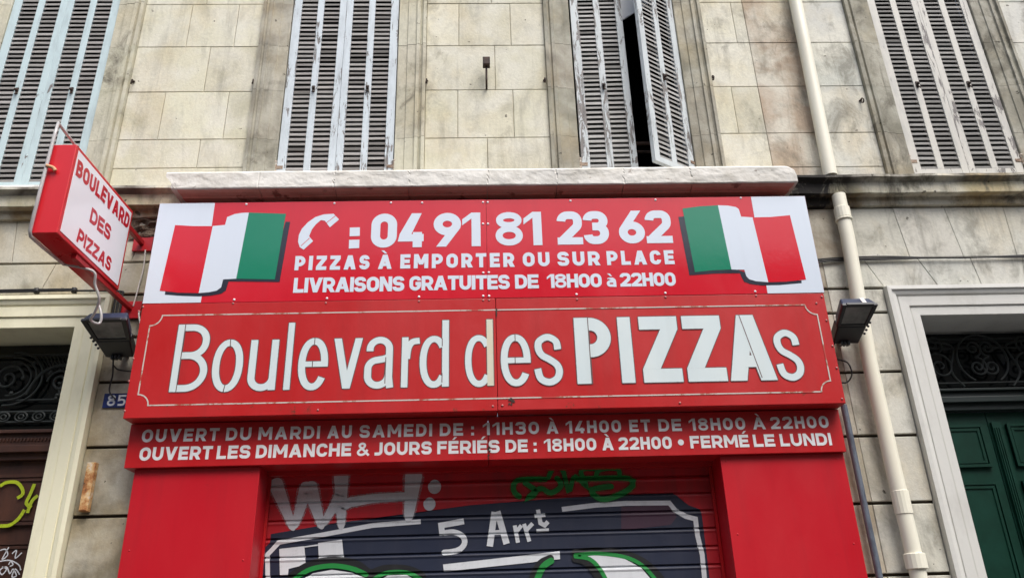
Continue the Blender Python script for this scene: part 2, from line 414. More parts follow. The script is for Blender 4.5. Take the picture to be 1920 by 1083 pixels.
def glyph(ch, W, w):
    """bold grotesque capital at cap height 1 -> list of shapes, each shape a list of polygons in one layer"""
    h = w / 2; L, X, B, T = h, W - h, h, 1 - h; r = min((W - w) / 2, .3); S_ = lambda p, c=False, ww=w: ribbon(fil(p, c), ww, c)
    P = lambda *p: [[Vector(q) for q in p]]
    d = w * 1.1
    if ch in 'ÀÉ':
        g = glyph('A' if ch == 'À' else 'E', W, w); c = W / 2
        return g + ([P((c - .02, 1.08), (c + .13, 1.08), (c - .08, 1.3), (c - .26, 1.3))] if ch == 'À' else [P((c - .10, 1.08), (c + .05, 1.08), (c + .28, 1.3), (c + .08, 1.3))])
    if ch in 'O0': return [S_([(L, B, r), (X, B, r), (X, T, r), (L, T, r)], True)]
    if ch == 'D': return [S_([(L, B), (X, B, r * 1.1), (X, T, r * 1.1), (L, T)], True)]
    if ch == 'C': return [S_([(X, .33), (X, B, r), (L, B, r), (L, T, r), (X, T, r), (X, .67)])]
    if ch == 'G': return [S_([(X, .68), (X, T, r), (L, T, r), (L, B, r), (X, B, r), (X, .5 - h * .2), (W * .52, .5 - h * .2)])]
    if ch == 'I': return [P((0, 0), (W, 0), (W, 1), (0, 1))]
    if ch == 'L': return [S_([(L, 1), (L, B), (W, B)])]
    if ch == 'T': return [P((0, 1 - w), (W, 1 - w), (W, 1), (0, 1)), P((W / 2 - h, 0), (W / 2 + h, 0), (W / 2 + h, 1 - w), (W / 2 - h, 1 - w))]
    if ch in 'EF':
        o = [P((0, 0), (w, 0), (w, 1), (0, 1)), P((w, 1 - w), (W, 1 - w), (W, 1), (w, 1)), P((w, .5 - h), (W * .93, .5 - h), (W * .93, .5 + h), (w, .5 + h))]
        return o + ([P((w, 0), (W, 0), (W, w), (w, w))] if ch == 'E' else [])
    if ch == 'H': return [P((0, 0), (w, 0), (w, 1), (0, 1)), P((W - w, 0), (W, 0), (W, 1), (W - w, 1)), P((w, .5 - h), (W - w, .5 - h), (W - w, .5 + h), (w, .5 + h))]
    if ch == 'U': return [S_([(L, 1), (L, B, r), (X, B, r), (X, 1)])]
    if ch == 'J': return [S_([(X, 1), (X, B, r * .9), (L * .4, B)])]
    if ch in 'PR':
        o = [P((0, 0), (w, 0), (w, 1), (0, 1)), S_([(w * .98, T), (X, T, .26), (X, .40, .26), (w * .98, .40)])]
        return o + ([P((W * .40, .34), (W - d, 0), (W + .03, 0), (W * .40 + d, .38))] if ch == 'R' else [])
    if ch == 'B': return [P((0, 0), (w, 0), (w, 1), (0, 1)), S_([(w * .98, T), (X - .03, T, .22), (X - .03, .53, .22), (w * .98, .53)]), S_([(w * .98, .53), (X, .53, .24), (X, B, .24), (w * .98, B)])]
    if ch == 'S': return [S_([(X - .01, .70), (X - .01, T, r), (L, T, r), (L, .515, r * .8), (X, .485, r * .8), (X, B, r), (L - .01, B, r), (L - .01, .30)])]
    if ch == 'A': c = W / 2; return [P((0, 0), (d, 0), (c + d * .52, 1), (c - d * .52, 1)), P((W - d, 0), (W, 0), (c + d * .52, 1), (c - d * .52, 1)), P((W * .22, .2), (W * .78, .2), (W * .70, .2 + w * .82), (W * .30, .2 + w * .82))]
    if ch == 'V': c = W / 2; return [P((0, 1), (c - d * .5, 0), (c + d * .5, 0), (d, 1)), P((W, 1), (W - d, 1), (c - d * .5, 0), (c + d * .5, 0))]
    if ch == 'M': c = W / 2; return [P((0, 0), (w, 0), (w, 1), (0, 1)), P((W - w, 0), (W, 0), (W, 1), (W - w, 1)), P((0, 1), (c - d * .45, .26), (c + d * .45, .26), (d, 1)), P((W, 1), (W - d, 1), (c - d * .45, .26), (c + d * .45, .26))]
    if ch == 'N': return [P((0, 0), (w, 0), (w, 1), (0, 1)), P((W - w, 0), (W, 0), (W, 1), (W - w, 1)), P((0, 1), (W - d, 0), (W, 0), (d, 1))]
    if ch == 'Z': return [P((0, 0), (W, 0), (W, w), (0, w)), P((0, 1 - w), (W, 1 - w), (W, 1), (0, 1)), P((0, w), (d * 1.15, w), (W, 1 - w), (W - d * 1.15, 1 - w))]
    if ch == '1': return [P((W - w, 0), (W, 0), (W, 1), (W - w, 1)), P((0, .62), (0, .80), (W - w, 1), (W - w, .82))]
    if ch == '2': return [S_([(L, .70), (L, T, r), (X, T, r), (X, .56, .2), (h * 1.25, h * 1.15)]), P((0, 0), (W, 0), (W, w * .9), (0, w * .9))]
    if ch == '3': return [S_([(L, .72), (L, T, r), (X - .01, T, r * .9), (X - .01, .53, r * .8), (W * .36, .53)]), S_([(W * .36, .53), (X, .53, r * .85), (X, B, r), (L, B, r), (L, .28)])]
    if ch == '4': return [P((0, .17), (w * .2, .17 + w * .95), (W * .52, 1), (W * .52 + d, 1), (d * 1.0, .17)), P((0, .17), (W, .17), (W, .17 + w * .9), (w * .2, .17 + w * .9)), P((W * .58, 0), (W * .58 + w, 0), (W * .58 + w, .44), (W * .58, .44))]
    if ch == '6': return [ribbon(ell(W / 2, .335, W / 2 - h, .335 - h, 0, 360, 28), w, True), P((W * .54, 1), (0.02, .46), (.0, .33), (w * .95, .38), (W * .54 + d, 1))]
    if ch == '9': return [[[Vector((W - v.x, 1 - v.y)) for v in q] for q in lay] for lay in glyph('6', W, w)]
    if ch == '8':
        v_ = min(w, .185); g_ = v_ / 2
        return [ribbon(ell(W / 2, .295, W / 2 - g_, .295 - g_, 0, 360, 26, 2.1), v_, True), ribbon(ell(W / 2, .755, W / 2 - g_ - .02, .245 - g_, 0, 360, 26, 2.1), v_, True)]
    if ch == '5': return [S_([(W, T), (L + .03, T), (L + .03, .52), (W * .5, .58), (X, .5, .2), (X, B, r), (L - .02, B, .1)])]
    if ch == '&':
        pp_ = smooth_path([(W - .0, .02, 0), (W * .60, .40, 0), (W * .26, .70, 0), (W * .27, .86, 0), (W * .46, .93, 0), (W * .65, .84, 0), (W * .60, .66, 0), (W * .30, .47, 0), (W * .12, .30, 0), (W * .18, .13, 0), (W * .42, .075, 0), (W * .68, .18, 0), (W * .88, .46, 0)], 6)
        return [ribbon(pp_[:24], w * .74), ribbon(pp_[23:48], w * .74), ribbon(pp_[47:], w * .74)]
    if ch == ':': return [P((0, 0), (W, 0), (W, W), (0, W)), P((0, .5), (W, .5), (W, .5 + W), (0, .5 + W))]
    if ch == '•': return [[ell(W / 2, .5, W / 2, W / 2, 0, 345, 23)]]
    if ch == 'à':
        return [S_([(X, 0), (X, .70 - h, .2), (L + .06, .70 - h, .14), (L + .06, .56)], False, w * .86), S_([(X, .40), (L, .40, .17), (L, h * .86, .17), (X, h * .86)], False, w * .8), P((W * .42, .78), (W * .62, .78), (W * .40, .98), (W * .14, .98))]
    return []


NW = {'I': .24, 'J': .5, 'M': .82, 'A': .74, 'À': .74, 'V': .72, ':': .22, '•': .34, '1': .42, '&': .78, 'L': .54, 'F': .55, 'E': .57, 'É': .57, 'T': .6, 'S': .62, 'à': .56, 'N': .66, 'O': .66, 'U': .64}


def layout(word, width, w, tr):
    """letters of a word fitted into a width (cap height 1); widths of I and : stay at stroke width"""
    fix = sum(w if c in 'I:' else 0 for c in word) + tr * (len(word) - 1)
    var = sum(0 if c in 'I:' else NW.get(c, .63) for c in word)
    k = (width - fix) / var if var else 1
    x = 0; out = []
    for c in word:
        W = w if c in 'I:' else NW.get(c, .63) * k
        out.append((c, x, W)); x += W + tr
    return out


def letter_mesh(mb, shapes, place, y, dy=.00022):
    for i, lay in enumerate(shapes):
        for q in lay:
            n = len(q); a = sum(q[j].x * q[(j + 1) % n].y - q[(j + 1) % n].x * q[j].y for j in range(n))
            if a < 0: q = q[::-1]
            mb.poly([place(v.x, v.y, y - i * dy) for v in q])


def text_row(parent, name, words, base, cap, y, w, tr, mat, extra=0.0):
    """words: (text, px x0, px x1); base and cap: two (px, py) points each of the baseline and the cap line"""
    for word, xa, xb in words:
        mb = MB()
        f = lambda p, x: p[0][1] + (p[1][1] - p[0][1]) * (x - p[0][0]) / (p[1][0] - p[0][0])
        m0 = .5 * (f(base, xa) + f(cap, xa)); m1 = .5 * (f(base, xb) + f(cap, xb))
        A, Bq = at(xa, m0, y), at(xb, m1, y)
        zb = .5 * (at(xa, f(base, xa), y).z + at(xb, f(base, xb), y).z); zt = .5 * (at(xa, f(cap, xa), y).z + at(xb, f(cap, xb), y).z)
        H = zt - zb
        for c, x, W in layout(word, (Bq.x - A.x) / H, w, tr):
            letter_mesh(mb, glyph(c, W, w), lambda u, v, yy, x=x: (A.x + (x + u) * H, yy, zb + v * H), y)
        mb.build(name, mat, parent, fix=False)


# ------------------------------------------------------------------ ground (below the frame)
mb = MB().box(-60, 60, -14, -2.6, -.3, 0); tag(mb.build('road', M['asphalt']), 'grey asphalt road below the shopfront', None, None, 'structure')
mb = MB().box(-60, 60, -2.6, 0.5, -.3, .13); tag(mb.build('pavement', M['pavement']), 'grey pavement at the foot of the facade', None, None, 'structure')

# ------------------------------------------------------------------ houses across the street (only seen mirrored in the glossy panel)
m = MB().box(-40, 40, -16, -14, 0, 10.9)
t = NT('far_plaster'); M['far_plaster'] = t.done(t.ramp(t.noise(.6, 6), [(.3, lin(150, 138, 118)), (.7, lin(184, 170, 148))]), .9)
opp = thing('opposite_building', 'pale plaster building across the street, mirrored in the glossy sign', 'building')
m.build('wall', M['far_plaster'], opp)
for k_ in range(14):
    for zz in (1.2, 4.4, 7.6):
        MB().box(-20 + k_ * 3, -18.9 + k_ * 3, -14.0, -13.97, zz, zz + 2.0).build('window', M['rubber'], opp)

# ------------------------------------------------------------------ the building
bld = thing('stone_building', 'weathered cream stone building with louvred shutters above the red pizza shopfront', 'building')
CREAM = (210, 205, 183); GREY = (198, 198, 189); TAN = (156, 144, 126); BRN = (180, 162, 142)


def jit(c, k=9):
    d = random.uniform(-k, k); return lin(*[max(0, min(255, v + d + random.uniform(-1, 1))) for v in c])


def blocks(mb, rows, cols, y, col, gz=.0028, gx=.0022, depth=.012):
    """rows: list of z levels bottom to top; cols: for each row the list of x (or (x_bottom, x_top)) joints, outer edges included"""
    for (z0, z1), xs in zip(zip(rows, rows[1:]), cols):
        for a, b in zip(xs, xs[1:]):
            ab, a_t = a if isinstance(a, tuple) else (a, a); bb, b_t = b if isinstance(b, tuple) else (b, b)
            c = jit(col(.5 * (ab + bb), .5 * (z0 + z1)) if callable(col) else col)
            yy = y + random.uniform(0, .0025)
            o = [(ab + gx, z0 + gz), (bb - gx, z0 + gz), (b_t - gx, z1 - gz), (a_t + gx, z1 - gz)]
            s = .004
            i = [(ab + gx + s, z0 + gz + s), (bb - gx - s, z0 + gz + s), (b_t - gx - s, z1 - gz - s), (a_t + gx + s, z1 - gz - s)]
            v = [(x, yy, z) for x, z in i] + [(x, yy + s * .7, z) for x, z in o] + [(x, y + depth + .01, z) for x, z in o]
            f = [(0, 1, 2, 3)] + [(4 + k, 4 + (k + 1) % 4, (k + 1) % 4, k) for k in range(4)] + [(8 + k, 8 + (k + 1) % 4, 4 + (k + 1) % 4, 4 + k) for k in range(4)]
            mb.add(v, f, c)


Z = [5.0, 5.485, 5.985, 6.475, 6.965, 7.455, 7.95]
up = MB()
# section between the first and the second window
blocks(up, [5.0, 5.215, 5.495, 5.985, 6.475, 6.965, 7.455, 7.95],
       [[-3.04, -1.97], [-3.04, -2.36, -1.97], [-3.04, -2.72, -2.18, -1.97], [-3.04, -2.40, -1.97], [-3.04, -2.62, -2.2, -1.97], [-3.04, -2.5, -1.97], [-3.04, -2.3, -1.97]], 0, CREAM)
up.build('wall_section', M['stone'], bld); up = MB()
blocks(up, Z, [[-.49, .04, .575], [-.49, -.21, .27, .575], [-.49, .12, .575], [-.49, -.2, .27, .575], [-.49, .1, .575], [-.49, .0, .575]], 0, CREAM)
up.build('wall_section', M['stone'], bld); up = MB()
colr = lambda x, z: (BRN if 2.44 < x < 2.88 else (CREAM if x < 2.44 else GREY))
blocks(up, [5.0, 5.16, 5.505, 6.0, 6.49, 6.97, 7.455, 7.95],
       [[2.03, 2.44, 2.86, 3.39], [2.03, 2.44, 2.88, 3.39], [2.03, 2.2, 2.44, 2.88, 3.39], [2.03, 2.44, 2.88, 3.39], [2.03, 2.33, 2.44, 2.88, 3.39], [2.03, 2.44, 2.88, 3.39], [2.03, 2.44, 3.39]], 0, colr)
up.build('wall_section', M['stone'], bld); up = MB()
blocks(up, Z, [[4.86, 5.5, 6.3], [4.86, 5.2, 6.3], [4.86, 5.6, 6.3], [4.86, 5.3, 6.3], [4.86, 5.6, 6.3], [4.86, 6.3]], 0, GREY)
up.build('wall_section', M['stone'], bld); up = MB()
blocks(up, Z, [[-6, -5.1, -4.49], [-6, -4.9, -4.49], [-6, -5.1, -4.49], [-6, -4.9, -4.49], [-6, -5.1, -4.49], [-6, -4.49]], 0, CREAM)
up.build('wall_section', M['stone'], bld)
mo = MB()
for x0, x1 in ((-6, -4.49), (-3.04, -1.97), (-.49, .575), (2.03, 3.39), (4.86, 6.3)): mo.box(x0, x1, .014, .4, 5.0, 7.95)
mo.box(-6, 6.3, .0, .4, 7.955, 8.6)
mo.build('mortar', M['mortar'], bld)

# ground floor courses
lo = MB()
ZR = [.13, .5, .975, 1.45, 1.924, 2.398, 2.873, 3.355, 3.834]
RC = (196, 194, 184); LC = (126, 118, 101)  # LC: stone colour darkened to stand for the weaker light at lower left
blocks(lo, ZR, [[2.35, 2.69, 3.128] if i % 2 else [2.35, 2.69, 2.93, 3.128] for i in range(8)], 0, lambda x, z: (RC if x > 2.69 else TAN), .011, .002, .022)
blocks(lo, [3.834, 4.04, 4.297], [[2.35, 2.69, 3.128], [2.35, 2.69, (3.14, 3.03)]], 0, lambda x, z: (RC if x > 2.69 else TAN), .011, .002, .022)
blocks(lo, [4.042, 4.297], [[(3.14, 3.03), (3.58, 3.47), (3.93, 3.9), (4.28, 4.33), (4.7, 4.8), 6.3]], 0, GREY, .008, .002, .022)
blocks(lo, [4.297, 4.765], [[2.35, (2.93, 2.92), (3.41, 3.37), (3.85, 3.80), (4.29, 4.30), 4.8, 6.3]], 0, lambda x, z: (RC if x > 2.9 else TAN), .008, .002, .022)
lo.build('ground_floor_wall', M['stone_grey'], bld); lo = MB()
blocks(lo, ZR, [[4.74, 5.4, 6.3]] * 8, 0, GREY, .011, .002, .022)
lo.build('ground_floor_wall', M['stone_grey'], bld); lo = MB()
ZL = [.13, .55, 1.02, 1.495, 1.97, 2.44, 2.914, 3.39, 3.74]
blocks(lo, ZL, [[-2.825, -2.25]] * 8, 0, LC, .011, .002, .022)
blocks(lo, [3.74, 4.085], [[-2.825, -2.25]], 0, LC, .011, .002, .022)
blocks(lo, [4.09, 4.36], [[-6, -4.7, (-4.2, -4.35), (-3.8, -3.83), (-3.4, -3.32), (-3.02, -2.86), -2.25]], 0, (180, 172, 150), .008, .002, .022)
blocks(lo, [4.36, 4.765], [[-6, -4.6, (-4.1, -4.2), (-3.66, -3.7), (-3.2, -3.12), (-2.75, -2.66), -2.25]], 0, (178, 170, 148), .008, .002, .022)
blocks(lo, ZL, [[-6, -5, -4.43]] * 8, 0, LC, .011, .002, .022)
lo.build('ground_floor_wall', M['stone_grey'], bld)
bk = MB()
for x0, x1, z0, z1 in ((-6, -4.4, .0, 4.0), (-2.86, -1.6, 0, 4.0), (1.66, 3.16, 0, 4.0), (4.72, 6.3, 0, 4.0), (-6, 6.3, 4.0, 4.99)):
    bk.box(x0, x1, .024, .45, z0, z1)
bk.build('wall_core', M['dark_joint'], bld)

# string course, right and left
def cornice(x0, x1, dz):
    n = 60; prof = [(.03, 5.015), (-.125, 5.005), (-.16, 4.985), (-.165, 4.96), (-.13, 4.945), (-.115, 4.93), (-.11, 4.84), (-.105, 4.836), (-.045, 4.832), (-.04, 4.80), (-.03, 4.768), (.03, 4.762)]
    m = MB(); rings = []
    for i in range(n + 1):
        x = x0 + (x1 - x0) * i / n
        rings.append([(x, y + (.006 * noise.noise((x * 6, z * 20, 1)) if y < 0 else 0), z + dz + .006 * noise.noise((x * 4, y * 9, 5))) for y, z in prof])
    k = len(prof); v = [p for r_ in rings for p in r_]; f = []
    cols = []
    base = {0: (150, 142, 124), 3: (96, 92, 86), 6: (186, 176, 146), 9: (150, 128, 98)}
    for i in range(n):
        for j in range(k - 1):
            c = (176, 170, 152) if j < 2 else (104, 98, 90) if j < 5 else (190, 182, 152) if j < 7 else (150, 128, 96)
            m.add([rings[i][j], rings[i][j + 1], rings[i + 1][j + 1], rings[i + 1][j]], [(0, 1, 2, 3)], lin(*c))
    m.poly(rings[0][::-1]); m.poly(rings[-1])
    return m


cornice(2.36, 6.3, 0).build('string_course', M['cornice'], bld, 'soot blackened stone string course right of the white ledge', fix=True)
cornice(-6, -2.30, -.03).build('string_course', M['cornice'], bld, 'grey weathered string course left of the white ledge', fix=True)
# hole of broken masonry next to the panel
m = MB(); nx, nz = 16, 12
for i in range(nx):
    for j in range(nz):
        q = []
        for a_, b_ in ((i, j), (i + 1, j), (i + 1, j + 1), (i, j + 1)):
            u, v = a_ / nx, b_ / nz; e = min(u, 1 - u, v, 1 - v)
            q.append((-2.80 + .42 * u, -.012 - .05 * (noise.noise((u * 5, v * 5, 2)) + .1) * min(1, e * 6), 4.555 + .2 * v))
        m.poly(q)
m.build('broken_masonry', M['rubble'], bld, 'broken brown masonry hole beside the panel corner')

# window surrounds
def surround(x0, x1, z0, left, c):
    """moulded stone strip; x0 outer edge, x1 edge at the shutter"""
    s = 1 if left else -1; W = abs(x1 - x0)
    prof = [(0, .03), (0, -.035), (.028, -.04), (.032, -.018), (.05, -.012), (.058, -.03), (.085, -.033), (.09, -.016), (.165, -.014), (.17, -.003), (W - .004, -.002), (W, .004), (W, .16), (0, .16)]
    m = MB()
    zz = [z0]; 
    for z in Z[1:]: zz.append(z)
    for a_, b_ in zip(zz, zz[1:]):
        dx = random.uniform(-.0015, .0015)
        pr = [(x0 + s * d, y + random.uniform(-.001, .001) + dx) for d, y in prof]
        m.extrude_z(pr, a_ + .0012, b_ - .0012, jit(c, 8))
    return m


SC = (190, 185, 164); SG = (140, 136, 122)
for x0, x1, L_, c in ((-3.04, -3.282, False, SC), (-1.97, -1.715, True, (158, 153, 138)), (-.49, -.742, False, SC), (.575, .812, True, SG), (2.03, 1.788, False, SG), (3.39, 3.636, True, SG), (4.86, 4.606, False, SG), (-4.49, -4.24, True, SC)):
    surround(x0, x1, 5.0, L_, c).build('window_surround', M['surround'], bld)

# sills under the side windows
MB().box(-4.24, -3.282, -.03, .2, 4.99, 5.05).build('window_sill', M['surround'], bld)
MB().box(3.636, 4.606, -.03, .2, 5.0, 5.06).build('window_sill', M['beige'], bld)
MB().box(-1.715, -.742, -.03, .2, 5.0, 5.07).build('window_sill', M['surround'], bld)
MB().box(.812, 1.788, -.03, .2, 5.0, 5.07).build('window_sill', M['surround'], bld)

# shutters
def leaf(parent, hx, w_, z0, rot, side, mat, label=None, broken=0, lou=(150, 146, 142)):
    """one leaf hinged at x = hx; side +1 when it extends to the right of the hinge"""
    z1 = 7.75; st, md = .072, .058; H = z1 - z0; m = MB()
    q = lambda a_, b_, y0, y1, c, d: m.box(side * a_ if side > 0 else -b_, side * b_ if side > 0 else -a_, y0, y1, c, d)
    q(0, st, -.02, .02, 0, H); q(w_ - st + .012, w_, -.02, .02, 0, H)
    mc = (st + w_ - st + .012) / 2
    q(mc - md / 2, mc + md / 2, -.017, .017, .055, H - .1)
    q(st, w_ - st + .012, -.0185, .0185, 0, .055); q(st, w_ - st + .012, -.0185, .0185, H - .1, H)
    o = m.build('shutter', mat, parent, label, bevel=.003)
    o.location = (hx, .035, z0); o.rotation_euler.z = rot
    for a_, b_ in ((st, mc - md / 2), (mc + md / 2, w_ - st + .012)):
        l = MB(); z = .075
        while z < H - .12:
            k = random.random(); dk = random.uniform(-18, 14) - (46 if k < broken else 0); c = [v + dk for v in lou]
            tl = random.uniform(-.003, .003) + (random.uniform(-.01, .006) if k < broken else 0)
            xa, xb = (a_ + .001, b_ - .001) if side > 0 else (-b_ + .001, -a_ - .001)
            th = .0075; yf, yb = -.014, .015; zf, zb = z - .014 + tl, z + .031 - tl
            v = [(xa, yf, zf - th), (xb, yf, zf - th + random.uniform(-.002, .002)), (xb, yf, zf + th), (xa, yf, zf + th), (xa, yb, zb - th), (xb, yb, zb - th), (xb, yb, zb + th), (xa, yb, zb + th)]
            l.add(v, [(0, 1, 2, 3), (7, 6, 5, 4), (3, 2, 6, 7), (0, 4, 5, 1), (0, 3, 7, 4), (1, 5, 6, 2)], lin(*c))
            z += .0492
        l.build('louvers', M['louver'], o)
    # latch knob on the mid stile, hinge at the foot
    k = MB(); zk = 6.02 - z0; k.box(side * mc - .011, side * mc + .011, -.027, -.015, zk - .03, zk + .03); k.ball((side * mc, -.04, zk), .014); k.tube([(side * mc, -.03, zk - .02), (side * mc + .008, -.045, zk - .05)], .006, 6)
    k.build('latch', M['iron'], o)
    g = MB(); g.tube([(side * -.012, -.022, .09), (side * -.012, -.022, .17)], .013, 8); g.box(min(side * -.01, side * .05), max(side * -.01, side * .05), -.024, -.02, .115, .145)
    g.ball((side * -.012, -.024, .18), .016)
    g.build('hinge', M['hinge'], o)
    return o


W_ = .476
leaf(bld, -4.236, W_, 5.055, 0, 1, M['shut_a'], 'pale aqua louvred shutter leaf', .03); leaf(bld, -3.286, W_ - .002, 5.055, 0, -1, M['shut_a'], 'pale aqua louvred shutter leaf', .02)
leaf(bld, -1.708, W_ + .002, 5.09, 0, 1, M['shut_b'], None, .06); leaf(bld, -.75, W_ + .002, 5.09, 0, -1, M['shut_b'], None, .16)
leaf(bld, .829, W_ - .002, 5.09, R(-1.5), 1, M['shut_c'], 'peeling grey white shutter leaf beside the dark gap', .14, (164, 162, 158))
leaf(bld, 1.776, W_ - .004, 5.09, R(33), -1, M['shut_c'], 'peeling shutter leaf swung open towards the street', .1, (164, 162, 158))
leaf(bld, 3.642, W_ + .003, 5.085, 0, 1, M['shut_d'], 'cream louvred shutter leaf with peeling paint', .05, (128, 126, 122)); leaf(bld, 4.60, W_ + .002, 5.085, 0, -1, M['shut_d'], 'cream louvred shutter leaf', .05, (128, 126, 122))
for x0, x1 in ((-4.24, -3.282), (-1.715, -.742), (3.636, 4.606)):
    MB().box(x0, x1, .16, .18, 5.0, 7.95).build('window', M['dark_room'], bld)
# dark room behind the half open pair
m = MB(); x0, x1 = .812, 1.788
m.poly([(x0 - .6, 1.6, 4.9), (x1 + .6, 1.6, 4.9), (x1 + .6, 1.6, 8), (x0 - .6, 1.6, 8)]); m.poly([(x0 - .6, .16, 4.9), (x0 - .6, 1.6, 4.9), (x0 - .6, 1.6, 8), (x0 - .6, .16, 8)]); m.poly([(x1 + .6, .16, 4.9), (x1 + .6, 1.6, 4.9), (x1 + .6, 1.6, 8), (x1 + .6, .16, 8)])
m.poly([(x0 - .6, .16, 8), (x1 + .6, .16, 8), (x1 + .6, 1.6, 8), (x0 - .6, 1.6, 8)]); m.poly([(x0 - .6, .16, 4.9), (x1 + .6, .16, 4.9), (x1 + .6, 1.6, 4.9), (x0 - .6, 1.6, 4.9)])
m.build('room_interior', M['dark_room'], bld)
m = MB(); A, Bq = at(1160, 42, .10), at(1215, 8, .10)
m.prism([(A.x, A.z), (Bq.x, Bq.z), (Bq.x, 7.9), (A.x, 7.9)], .10, .115)  # plain white sheet with a slanted lower edge
m.build('window_sheet', M['white_sheet'], bld, 'white sheet with a slanted lower edge in the dark gap')
m = MB().box(.83, 1.77, .10, .13, 5.48, 5.5); m.box(.83, 1.77, .10, .13, 5.40, 5.41); m.build('guard_rail', M['iron'], bld)

# white ledge over the sign
m = MB(); n = 560; prof = []
pz = [(.0, 4.915), (-.10, 4.912), (-.25, 4.908), (-.36, 4.904), (-.41, 4.902), (-.436, 4.897), (-.447, 4.886)] + [(-.452, 4.875 - k_ * .0125) for k_ in range(11)] + [(-.449, 4.744), (-.44, 4.741), (-.40, 4.741), (-.1, 4.742)]
rings = []
for i in range(n + 1):
    x = -2.385 + (2.415 + 2.385) * i / n; rg = []
    e = min(1, (2.415 - x) / .09); el = min(1, (x + 2.385) / .05)
    for y, z in pz:
        d = .009 * noise.noise((x * 3.1, y * 4, z * 5)) + (.004 * noise.noise((x * 9, y * 9, z * 14))) +   .0022 * noise.noise((x * 24, y * 20, z * 34)) + .001 * noise.noise((x * 60, y * 20, z * 70)) - .012 * max(0, noise.noise((x * 7, y * 5, z * 12)) - .38)
        zz = z
        for jx in (-1.69, -1.125, -.56, .035, .56, 1.08, 1.6):
            jw = abs(x - jx - .014 * noise.noise((z * 25, jx * 7, 0)))
            if jw < .0045 and noise.noise((x * 3, z * 30, 9)) > -.1: d += .006
        if z > 4.8: zz = z - (1 - math.sqrt(max(0, 1 - (1 - e) ** 2))) * .07 + .9 * d
        xx = x
        if el < 1 and z < 4.85: xx = x + (1 - el) * .075 * (4.85 - z) / .1 + .012 * noise.noise((z * 40, y * 10, 3))
        rg.append((xx, y + (d if y < -.4 else 0), zz + (d * .25 if z < 4.75 else 0)))
    KL = 1.0194; rings.append([(x_ * KL, -5.6 + (y_ + 5.6) * KL, 1.6 + (z_ - 1.6) * KL) for x_, y_, z_ in rg])
k = len(pz)
for i in range(n):
    for j in range(k - 1): m.poly([rings[i][j], rings[i][j + 1], rings[i + 1][j + 1], rings[i + 1][j]])
m.poly(rings[0]); m.poly(rings[-1][::-1])
o = m.build('ledge', M['ledge'], bld, 'thick white ledge of cracked painted stone above the sign')
bm = bmesh.new(); bm.from_mesh(o.data); bmesh.ops.remove_doubles(bm, verts=bm.verts, dist=1e-5); bmesh.ops.recalc_face_normals(bm, faces=bm.faces); bm.to_mesh(o.data); bm.free()
# painted mouldings beneath it, one mesh with joints
m = MB(); xs = [-2.34, -1.715, -1.14, -.58, .03, .57, 1.09, 1.63, 2.445]
for i, (a_, b_) in enumerate(zip(xs, xs[1:])):
    t0, t1 = (.035 if i == 0 else 0), (.05 if i == len(xs) - 2 else 0)
    A0, B0 = a_ + .0025, b_ - .0025
    pr = [(-.338, 4.802, 0), (-.312, 4.790, .2), (-.262, 4.784, .5), (-.257, 4.774, .5), (-.165, 4.768, 1), (-.155, 4.72, 1.0), (-.02, 4.71, 1), (-.02, 4.806, 1)]
    v = [(A0 + t0 * q_, y, z) for y, z, q_ in pr] + [(B0 - t1 * q_, y, z) for y, z, q_ in pr]; kk = len(pr)
    m.add(v, [(j, (j + 1) % kk, (j + 1) % kk + kk, j + kk) for j in range(kk)] + [list(range(kk)), list(range(2 * kk - 1, kk - 1, -1))])
m.build('ledge_moulding', M['soffit'], bld, 'red brown painted moulding under the white ledge')

# ------------------------------------------------------------------ doors
def door_surround(xo, xi, xi2, xo2, zo, zi, mat, label):
    """moulded frame swept up, across and down; x from outer to inner on each side"""
    W = abs(xi - xo)
    prof = [(0, .03), (0, -.055), (.03, -.058), (.036, -.045), (.05, -.042), (.066, -.036), (.078, -.022), (.083, -.03), (.155, -.028), (.162, -.012), (.172, -.017), (W - .003, -.015), (W, -.011), (W, .42)]
    m = MB(); rings = []
    for corner in range(4):
        rg = []
        for d, y in prof:
            x = xo + d if corner in (0, 1) else xo2 - d
            z = 0.13 if corner in (0, 3) else zo - d * (zo - zi) / W
            rg.append((x, y, z))
        rings.append(rg)
    for a_, b_ in zip(rings, rings[1:]):
        N = 14
        for k_ in range(N):
            for j in range(len(prof) - 1):
                f = lambda p, q_, t_: tuple(p[i] + (q_[i] - p[i]) * t_ for i in range(3))
                m.poly([f(a_[j], b_[j], k_ / N), f(a_[j + 1], b_[j + 1], k_ / N), f(a_[j + 1], b_[j + 1], (k_ + 1) / N), f(a_[j], b_[j], (k_ + 1) / N)])
    return m.build('door_surround', mat, bld, label, fix=False)


door_surround(3.133, 3.366, 4.50, 4.735, 4.036, 3.797, M['beige'], 'grey beige moulded door surround around the green door')
door_surround(-4.44, -4.20, -3.082, -2.83, 4.07, 3.82, M['cream'], 'cream painted moulded door surround around the brown door')


def spiral(cx, cz, y, r0, turns, a0, dirn, r1=.012, n=40):
    o = []
    for k in range(n + 1):
        t_ = k / n; q_ = R(a0) + dirn * 2 * math.pi * turns * t_; rr = r0 + (r1 - r0) * t_ ** .8
        o.append((cx + rr * math.cos(q_), y, cz + rr * math.sin(q_)))
    return o


